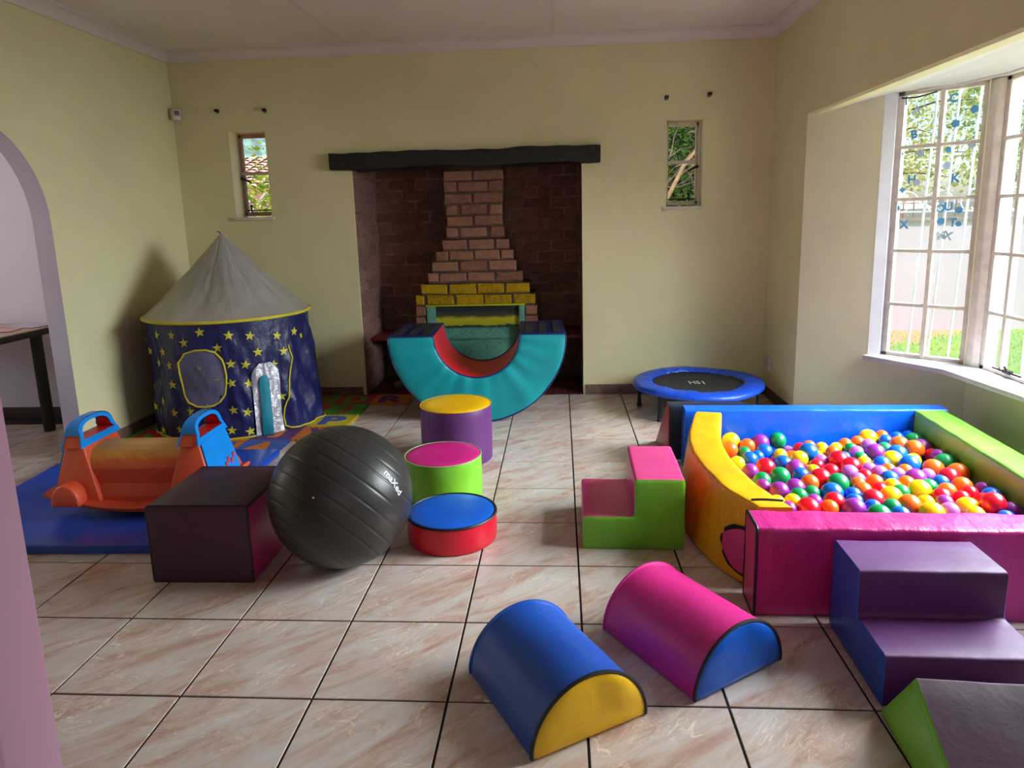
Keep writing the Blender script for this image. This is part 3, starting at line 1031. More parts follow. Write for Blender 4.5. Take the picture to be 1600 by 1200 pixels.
# cylinders ----------------------------------------------------
def cylinder(name, label, x, y, r, h, m_side, m_top, m_pip=None, pr=.005):
    t = thing(name, label, 'foam cylinder', (x, y, 0), group='round foam stepping stones')
    q = MB()
    c = .008
    q.lathe([(0, .001), (r - c, .001), (r - .002, .004), (r, c)] + [(r + .002 * math.sin(PI * k / 6), c + (h - 2 * c) * k / 6) for k in range(1, 7)] + [(r - .002, h - .003)], 72)
    q.build('side_cover', m_side, t, smooth=50)
    q = MB()
    q.lathe([(r - .003, h - .006), (r - .004, h - .001), (r * .93, h + .0035), (r * .7, h + .006), (r * .35, h + .007), (0, h + .007)], 72)
    q.build('top_panel', m_top, t, smooth=60)
    if m_pip:
        q = MB()
        q.tube([((r - .001) * math.cos(a), (r - .001) * math.sin(a), h - .001) for a in np.linspace(0, 2 * PI, 72, endpoint=False)], pr, 6, True)
        q.build('piping', m_pip, t)
    q = MB()
    q.box(-.002, .002, -r - .0022, -r + .003, .01, h - .008)
    o = q.build('seam', m_side, t, smooth=0)
    o.rotation_euler = (0, 0, math.radians(-38))
    return t
cylinder('foam_cylinder', 'tall purple foam cylinder with a yellow top', -.266, 2.077, .203, H, v_purple, v_yellow, plain('yellow_welt', (222, 170, 20), .5), .003)
cylinder('foam_cylinder', 'medium lime green foam cylinder with a magenta top', -.251, 1.513, .19, .22, v_lime, v_magenta, plain('pale_green_welt', (150, 190, 110), .5), .003)
cylinder('foam_cylinder', 'low red foam disc with a blue top and black piping', -.142, 1.057, .193, .12, v_red, v_blue, m_piping, .006)

# half cylinders ------------------------------------------------
def half_round(name, label, p_left_back, p_left_front, p_right_front, m_cov, m_end, m_pip):
    a, b, c = (Vector(p).to_3d() for p in (p_left_back, p_left_front, p_right_front))
    ux = (c - b).normalized()
    uy = (a - b).normalized()
    W, Ln = (c - b).length, (a - b).length
    org = (b + c) / 2
    rz = math.atan2(ux.y, ux.x)
    t = thing(name, label, 'foam half cylinder', org, rz, group='half round foam blocks')
    R = W / 2
    pr = [(R * math.cos(x), .004 + R * 1.0 * math.sin(x)) for x in np.linspace(0, PI, 36)]
    prof = [(R - .012, .001), (R - .002, .004)] + pr[1:-1] + [(-R + .002, .004), (-R + .012, .001)]
    M = lambda x, z, tt: (x, tt, z)
    q = MB()
    strip(q, prof, M, 0, Ln, 10, wr=.002, seed=R * 77)
    q.build('cover', m_cov, t, smooth=50)
    for tt, o_ in ((0, -1), (Ln, 1)):
        q = MB()
        cap(q, prof, M, tt, o_, .012, (0, R * .42), wr=.007, seed=tt * 9 + R * 31)
        q.build('end_panel', m_end, t, smooth=60)
        q = MB()
        piping(q, [(x * 1.0, tt + o_ * .003, z) for x, z in prof[1:-1]], r=.0055)
        q.build('piping', m_pip if tt == 0 else m_cov, t)
    return t
half_round('foam_half_cylinder', 'blue half round foam block with yellow ends and black piping', (.038, .113), (.251, -.216), (.563, -.033), v_blue_d, v_yellow, m_piping)
half_round('foam_half_cylinder', 'magenta half round foam block with bright blue ends', (.471, .356), (.706, .018), (1.007, .222), v_magenta, v_blue, m_piping)

# big cube -------------------------------------------------------
cu = thing('foam_cube', 'dark purple foam cube with a magenta side and black piping', 'foam cube', (-1.062, .648, 0), math.radians(.3))
prof = round_poly([(-.2, 0), (.2, 0), (.2, .316), (-.2, .316)], [.012, .012, .016, .016], 3)
M = lambda x, z, t: (x, t, z)
# split the sleeve into the purple top/left/bottom and the magenta right side
k = len(prof)
right = [p for p in prof if p[0] > .19 and .006 < p[1] < .304]
right = sorted(right, key=lambda p: p[1])
right = [(.2, .004)] + [p for p in right if .012 < p[1] < .300] + [(.2, .298)]
q = MB()
strip(q, subdivide([(.2, .003), (.2035, .1), (.2035, .2), (.2, .302)], .05, False), M, .006, .424, 8, closed=False, wr=.002, seed=4)
q.build('side_panel', v_magenta, cu)
rest_prof = [(.2, .302), (.199, .311), (.192, .317), (.1, .319), (-.1, .319), (-.192, .317), (-.199, .311), (-.2, .302), (-.203, .15), (-.2, .01), (-.195, .003), (-.188, .001), (.188, .001), (.195, .002), (.2, .003)]
q = MB()
strip(q, rest_prof, M, .006, .424, 8, closed=False, wr=.002, seed=8)
q.build('cover', v_purple_dark, cu, smooth=50)
for tt, o_ in ((.004, -1), (.426, 1)):
    q = MB()
    cap(q, subdivide(prof, .04), M, tt, o_, .006, (0, .158), wr=.004, seed=tt)
    q.build('end_panel', v_purple_dark, cu, smooth=60)
    q = MB(); piping(q, [(x, tt - o_ * .001, z) for x, z in prof], True, .0045)
    q.build('piping', m_piping, cu)

# steps -------------------------------------------------------
def steps(name, label, prof, cen, M, L0, L1, m_cov, m_end, loc, rz=0.0, rad=.014, split=None):
    t = thing(name, label, 'foam steps', loc, rz)
    pf = subdivide(round_poly(prof, rad, 3), .05)
    q = MB()
    strip(q, pf, M, L0, L1, 10, wr=.003, seed=L1 * 5, freq=7)
    q.build('cover', m_cov, t, smooth=50)
    for tt, o_ in ((L0, -1), (L1, 1)):
        q = MB()
        cap(q, pf, M, tt, o_, .007, cen, wr=.005, seed=tt * 3 + 1)
        q.build('side_panel', m_end, t, smooth=60)
    return t
steps('foam_steps', 'two-step foam block with pink treads and lime green sides',
      [(0, 0), (.418, 0), (.418, .305), (.214, .305), (.214, .143), (0, .143)], (.28, .10), lambda a, b, t: (a, t, b), 0, .42, v_rose, v_lime, (.421, .952, 0), math.radians(-1.2))
steps('foam_steps', 'two-step purple foam block with blue sides against the ball pit wall',
      [(0, 0), (.41, 0), (.41, .305), (.20, .305), (.20, .158), (0, .158)], (.28, .10), lambda a, b, t: (t, a, b), 0, .42, v_purple, v_blue_d, (1.224, .012, 0), math.radians(-1.0))

# ramp in the corner -------------------------------------------
rp = thing('foam_ramp', 'purple foam ramp with lime green sides beside the purple steps', 'foam ramp', (1.214, 0, 0), math.radians(-4))
pf = subdivide(round_poly([(-.003, 0), (-.62, 0), (-.18, .232)], [.01, .006, .006], 3), .06)
Mr = lambda a, b, t: (t + a * -.02, a, b)
q = MB(); strip(q, pf, Mr, 0, .44, 8, wr=.002, seed=2)
q.build('cover', v_purple_dark, rp, smooth=40)
for tt, o_ in ((0, -1), (.44, 1)):
    q = MB(); cap(q, pf, Mr, tt, o_, .012, (-.24, .085), wr=.003, seed=tt)
    q.build('side_panel', v_lime, rp, smooth=60)

# dark wedge behind the pit -------------------------------------
wd = thing('foam_wedge', 'dark navy foam wedge with a faded red end behind the ball pit', 'foam wedge', (.985, 2.0, 0))
q = MB()
q.obox((-.045, .02, .001), (.42, 0, 0), (0, .12, 0), (0, 0, .31))
q.build('cover', v_navy_d, wd, bevel=.008)
q = MB()
q.add([(-.05, .02, .001), (-.05, .14, .001), (-.075, .36, .001), (-.05, .03, .305), (-.05, .09, .305), (-.03, .02, .001), (-.03, .34, .001), (-.03, .03, .305), (-.03, .09, .305)],
      [(0, 1, 2, 4, 3), (5, 7, 8, 6), (0, 3, 7, 5), (3, 4, 8, 7), (4, 2, 6, 8), (2, 0, 5, 6)])
q.build('sloped_end', v_red_d, wd, bevel=.006)

# half ring ------------------------------------------------------
RO, RI, RD = .596, .288, .575
rg = thing('foam_half_ring', 'teal half ring foam rocker with a red hollow in front of the fireplace', 'foam rocker', (-.218, 2.782, 0), .042)
AA = np.linspace(PI, 2 * PI, 49)
Mg = lambda a, b, t: (a, t, b)
def ringpt(r, a): return (r * math.cos(a), RO + r * math.sin(a))
for tt, o_, nm in ((0, -1, 'front_panel'), (RD, 1, 'back_panel')):
    q = MB()
    vs_, fs = [], []
    J = [0, .02, .06, .2, .4, .6, .8, .94, .98, 1]
    for i, a in enumerate(AA):
        for s_ in J:
            r = RI + (RO - RI) * s_
            x, z = ringpt(r, a)
            e = min(1, s_ * 16, (1 - s_) * 16) ** .5 * min(1, min(i, 48 - i) / 2 + .2)
            w = noise.noise(Vector((a * 5.5 + .35 * s_, s_ * .7, tt))) * .016
            vs_.append((x, tt + o_ * e * (.012 + w), z + .0015))
    m_ = len(J)
    for i in range(48):
        for j in range(m_ - 1):
            fs.append((i * m_ + j, i * m_ + j + 1, (i + 1) * m_ + j + 1, (i + 1) * m_ + j))
    q.add(vs_, fs)
    q.build(nm, v_teal, rg, smooth=60)
    q = MB()
    pts = [Vector((x, tt, z + .0015)) for x, z in [ringpt(RI, a) for a in AA] + [ringpt(RO, a) for a in AA[::-1]]]
    piping(q, pts, True, .006)
    q.build('piping', m_pip_navy, rg)
q = MB(); strip(q, [ringpt(RI, a) for a in AA], Mg, 0, RD, 8, closed=False, wr=.002, seed=5)
q.build('inner_cover', v_red, rg, smooth=60)
q = MB(); strip(q, [(x, z + .0015) for x, z in [ringpt(RO, a) for a in AA]], Mg, 0, RD, 8, closed=False, wr=.001, seed=6)
q.build('outer_cover', v_navy, rg, smooth=60)
for sg in (-1, 1):
    q = MB()
    q.box(min(sg * RI, sg * RO), max(sg * RI, sg * RO), 0, RD, RO - .004, RO + .004)
    q.build('top_pad', v_navy, rg, bevel=.003)
    for j in range(3):
        x0 = sg * RI + sg * (.035 + j * .095)
        q = MB(); q.box(min(x0, x0 + sg * .05), max(x0, x0 + sg * .05), .05, RD - .05, RO + .002, RO + .008)
        q.build('velcro_strip', m_velcro, rg, bevel=.002, bseg=1)

# ------------------------------------------------------------------ ball pit
def pit_bar(name, label, p0, p1, thick, h, mat, end_mat, m_pip, wr=.004, seed=1.0, extra=None, ends=True):
    """straight wall from p0 to p1 (outer bottom edge), thickness to the left of the direction"""
    p0, p1 = Vector(p0).to_3d(), Vector(p1).to_3d()
    d = p1 - p0
    L_ = d.length
    t = thing(name, label, 'ball pit wall', p0, math.atan2(d.y, d.x), group='padded walls of the ball pit')
    pf = subdivide(round_poly([(0, 0), (thick, 0), (thick, h), (0, h)], .012, 3), .035)
    q = MB()
    strip(q, pf, lambda a, b, s_: (s_, a, b), 0, L_, int(L_ / .03), wr=wr, seed=seed, freq=11)
    q.build('cover', mat, t, smooth=55)
    for tt, o_ in ((0, -1), (L_, 1)):
        q = MB(); cap(q, pf, lambda a, b, s_: (s_, a, b), tt, o_, .006, (thick / 2, h / 2), wr=.004, seed=seed + tt)
        q.build('end_panel', end_mat, t, smooth=60)
        if m_pip:
            q = MB(); piping(q, [(tt + o_ * .001, a, b) for a, b in pf], True, .0055)
            q.build('piping', m_pip, t)
    return t
pk = pit_bar('pit_wall', 'pink padded front wall of the ball pit with black end piping', (.993, .460), (2.30, .425), .147, H, v_pink_w, v_rose, m_piping, .005, 3.0)
pit_bar('pit_wall', 'bright blue padded back wall of the ball pit', (1.005, 1.895), (2.345, 1.862), .105, H + .002, v_blue_b, v_blue_d, None, .003, 7.0)
gr = pit_bar('pit_wall', 'lime green padded right wall of the ball pit', (2.262, .575), (2.330, 1.855), .15, H, v_lime_w, v_lime, None, .003, 9.0)

# curved yellow wall
yw = thing('pit_wall', 'curved yellow padded left wall of the ball pit', 'ball pit wall', (.96, 1.2, 0), group='padded walls of the ball pit')
OUTER = [(1.052, 1.872), (.985, 1.64), (.935, 1.40), (.924, 1.18), (.938, .98), (.972, .80), (1.04, .632)]
INNER = [(1.186, 1.845), (1.115, 1.57), (1.075, 1.32), (1.069, 1.15), (1.083, .99), (1.112, .80), (1.165, .628)]
def spline(P, n):
    P = [Vector(p) for p in P]
    out = []
    k = len(P)
    for i in range(n + 1):
        u = i / n * (k - 1)
        j = min(int(u), k - 2)
        f = u - j
        p0, p1, p2, p3 = P[max(j - 1, 0)], P[j], P[j + 1], P[min(j + 2, k - 1)]
        out.append(.5 * ((2 * p1) + (p2 - p0) * f + (2 * p0 - 5 * p1 + 4 * p2 - p3) * f * f + (3 * p1 - p0 - 3 * p2 + p3) * f ** 3))
    return out
NO, NI = spline(OUTER, 60), spline(INNER, 60)
crs = subdivide(round_poly([(0, 0), (1, 0), (1, 1), (0, 1)], .07, 3), .14)
q = MB()
vs_, fs = [], []
k = len(crs)
def yp(i, a, b):
    o_, n_ = NO[i], NI[i]
    d_ = (o_ - n_)
    base = o_ + (n_ - o_) * a
    bulge = .055 * (1 - b) * (1 - a) * math.sin(PI * min(1, i / 60 * 1.0)) ** .6 if 0 < i < 60 else 0
    base = base + d_.normalized() * bulge
    p = Vector((base.x - .96, base.y - 1.2, b * H))
    e = min(1, min(i, 60 - i) / 3)
    return p + noise.noise_vector(p * 10 + Vector((3, 1, 0))) * .005 * e
for i in range(61):
    for a, b in crs: vs_.append(yp(i, a, b))
for i in range(60):
    for j in range(k):
        fs.append((i * k + j, i * k + (j + 1) % k, (i + 1) * k + (j + 1) % k, (i + 1) * k + j))
q.add(vs_, fs)
q.add(vs_[:k], [tuple(range(k))])
q.add(vs_[-k:], [tuple(range(k))])
q.build('cover', v_yellow_w, yw, smooth=55)
q = MB()
q.tube([yp(56, a, 1) + Vector((0, 0, .002)) for a in np.linspace(.12, .98, 8)], .005, 6)
q.build('zip', m_piping, yw)
q = MB()
q.tube([yp(59, .02, b) + Vector((-.004, 0, 0)) for b in np.linspace(.02, .22, 5)], .004, 6)
q.tube([yp(59, a, 0.0) + Vector((0, -.002, .006)) for a in np.linspace(.1, .8, 5)], .005, 6)
q.build('black_edging', m_piping, yw)
# pink tab fixed to the yellow wall
tb = MB()
o0 = Vector((.993, .460, 0))
rz = math.atan2(-.035, 1.307)
def tabpt(s_, z):       # along the yellow outer face, s from the pink wall towards the back
    i = int(round(58 - s_ * 60))
    i = max(0, min(60, i))
    p = yp(i, 0, z / H) + Vector((.96, 1.2, 0))
    nrm = (NO[i] - NI[i]).normalized()
    return p + Vector((nrm.x, nrm.y, 0)) * .007
def tab(name, m, grow, off):
    q = MB()
    pts = []
    zc, rh = .135, .085 + grow
    ring = [(.0, zc - rh)] + [(.105 * (1 + grow * 6) * math.sin(a), zc - rh * math.cos(a)) for a in np.linspace(.1, PI - .1, 14)] + [(.0, zc + rh)]
    P = []
    for s_, z_ in ring:
        p = tabpt(s_, z_)
        i = int(round(58 - s_ * 60))
        nrm = (NO[i] - NI[i]).normalized()
        P.append(p + Vector((nrm.x, nrm.y, 0)) * off)
    Q = [p + Vector((-.006, 0, 0)) for p in P]
    n = len(P)
    q.add(P + Q, [tuple(range(n)), tuple(range(2 * n - 1, n - 1, -1))] + [(i, (i + 1) % n, n + (i + 1) % n, n + i) for i in range(n)])
    o = q.build(name, m, None, smooth=30)
    o.parent = pk
    o.matrix_parent_inverse = Matrix.Translation(pk.location) .inverted() if False else (Matrix.Translation(o0) @ Matrix.Rotation(rz, 4, 'Z')).inverted()
    return o
tab('tab_edging', m_velcro, .012, 0)
tab('fastening_tab', v_magenta, 0, .004)

# padded floor of the pit (under the balls)
pb = MB()
pb.add([(1.10, .62, .005), (2.22, .62, .005), (2.20, 1.85, .005), (1.20, 1.85, .005), (1.10, .62, .045), (2.10, .62, .045), (2.16, 1.85, .045), (1.20, 1.85, .045)],
       [(0, 3, 2, 1), (4, 5, 6, 7), (0, 1, 5, 4), (1, 2, 6, 5), (2, 3, 7, 6), (3, 0, 4, 7)])
T(pb.build('pit_mat', v_blue, bevel=.01), 'blue padded mat under the balls of the ball pit', 'mat')

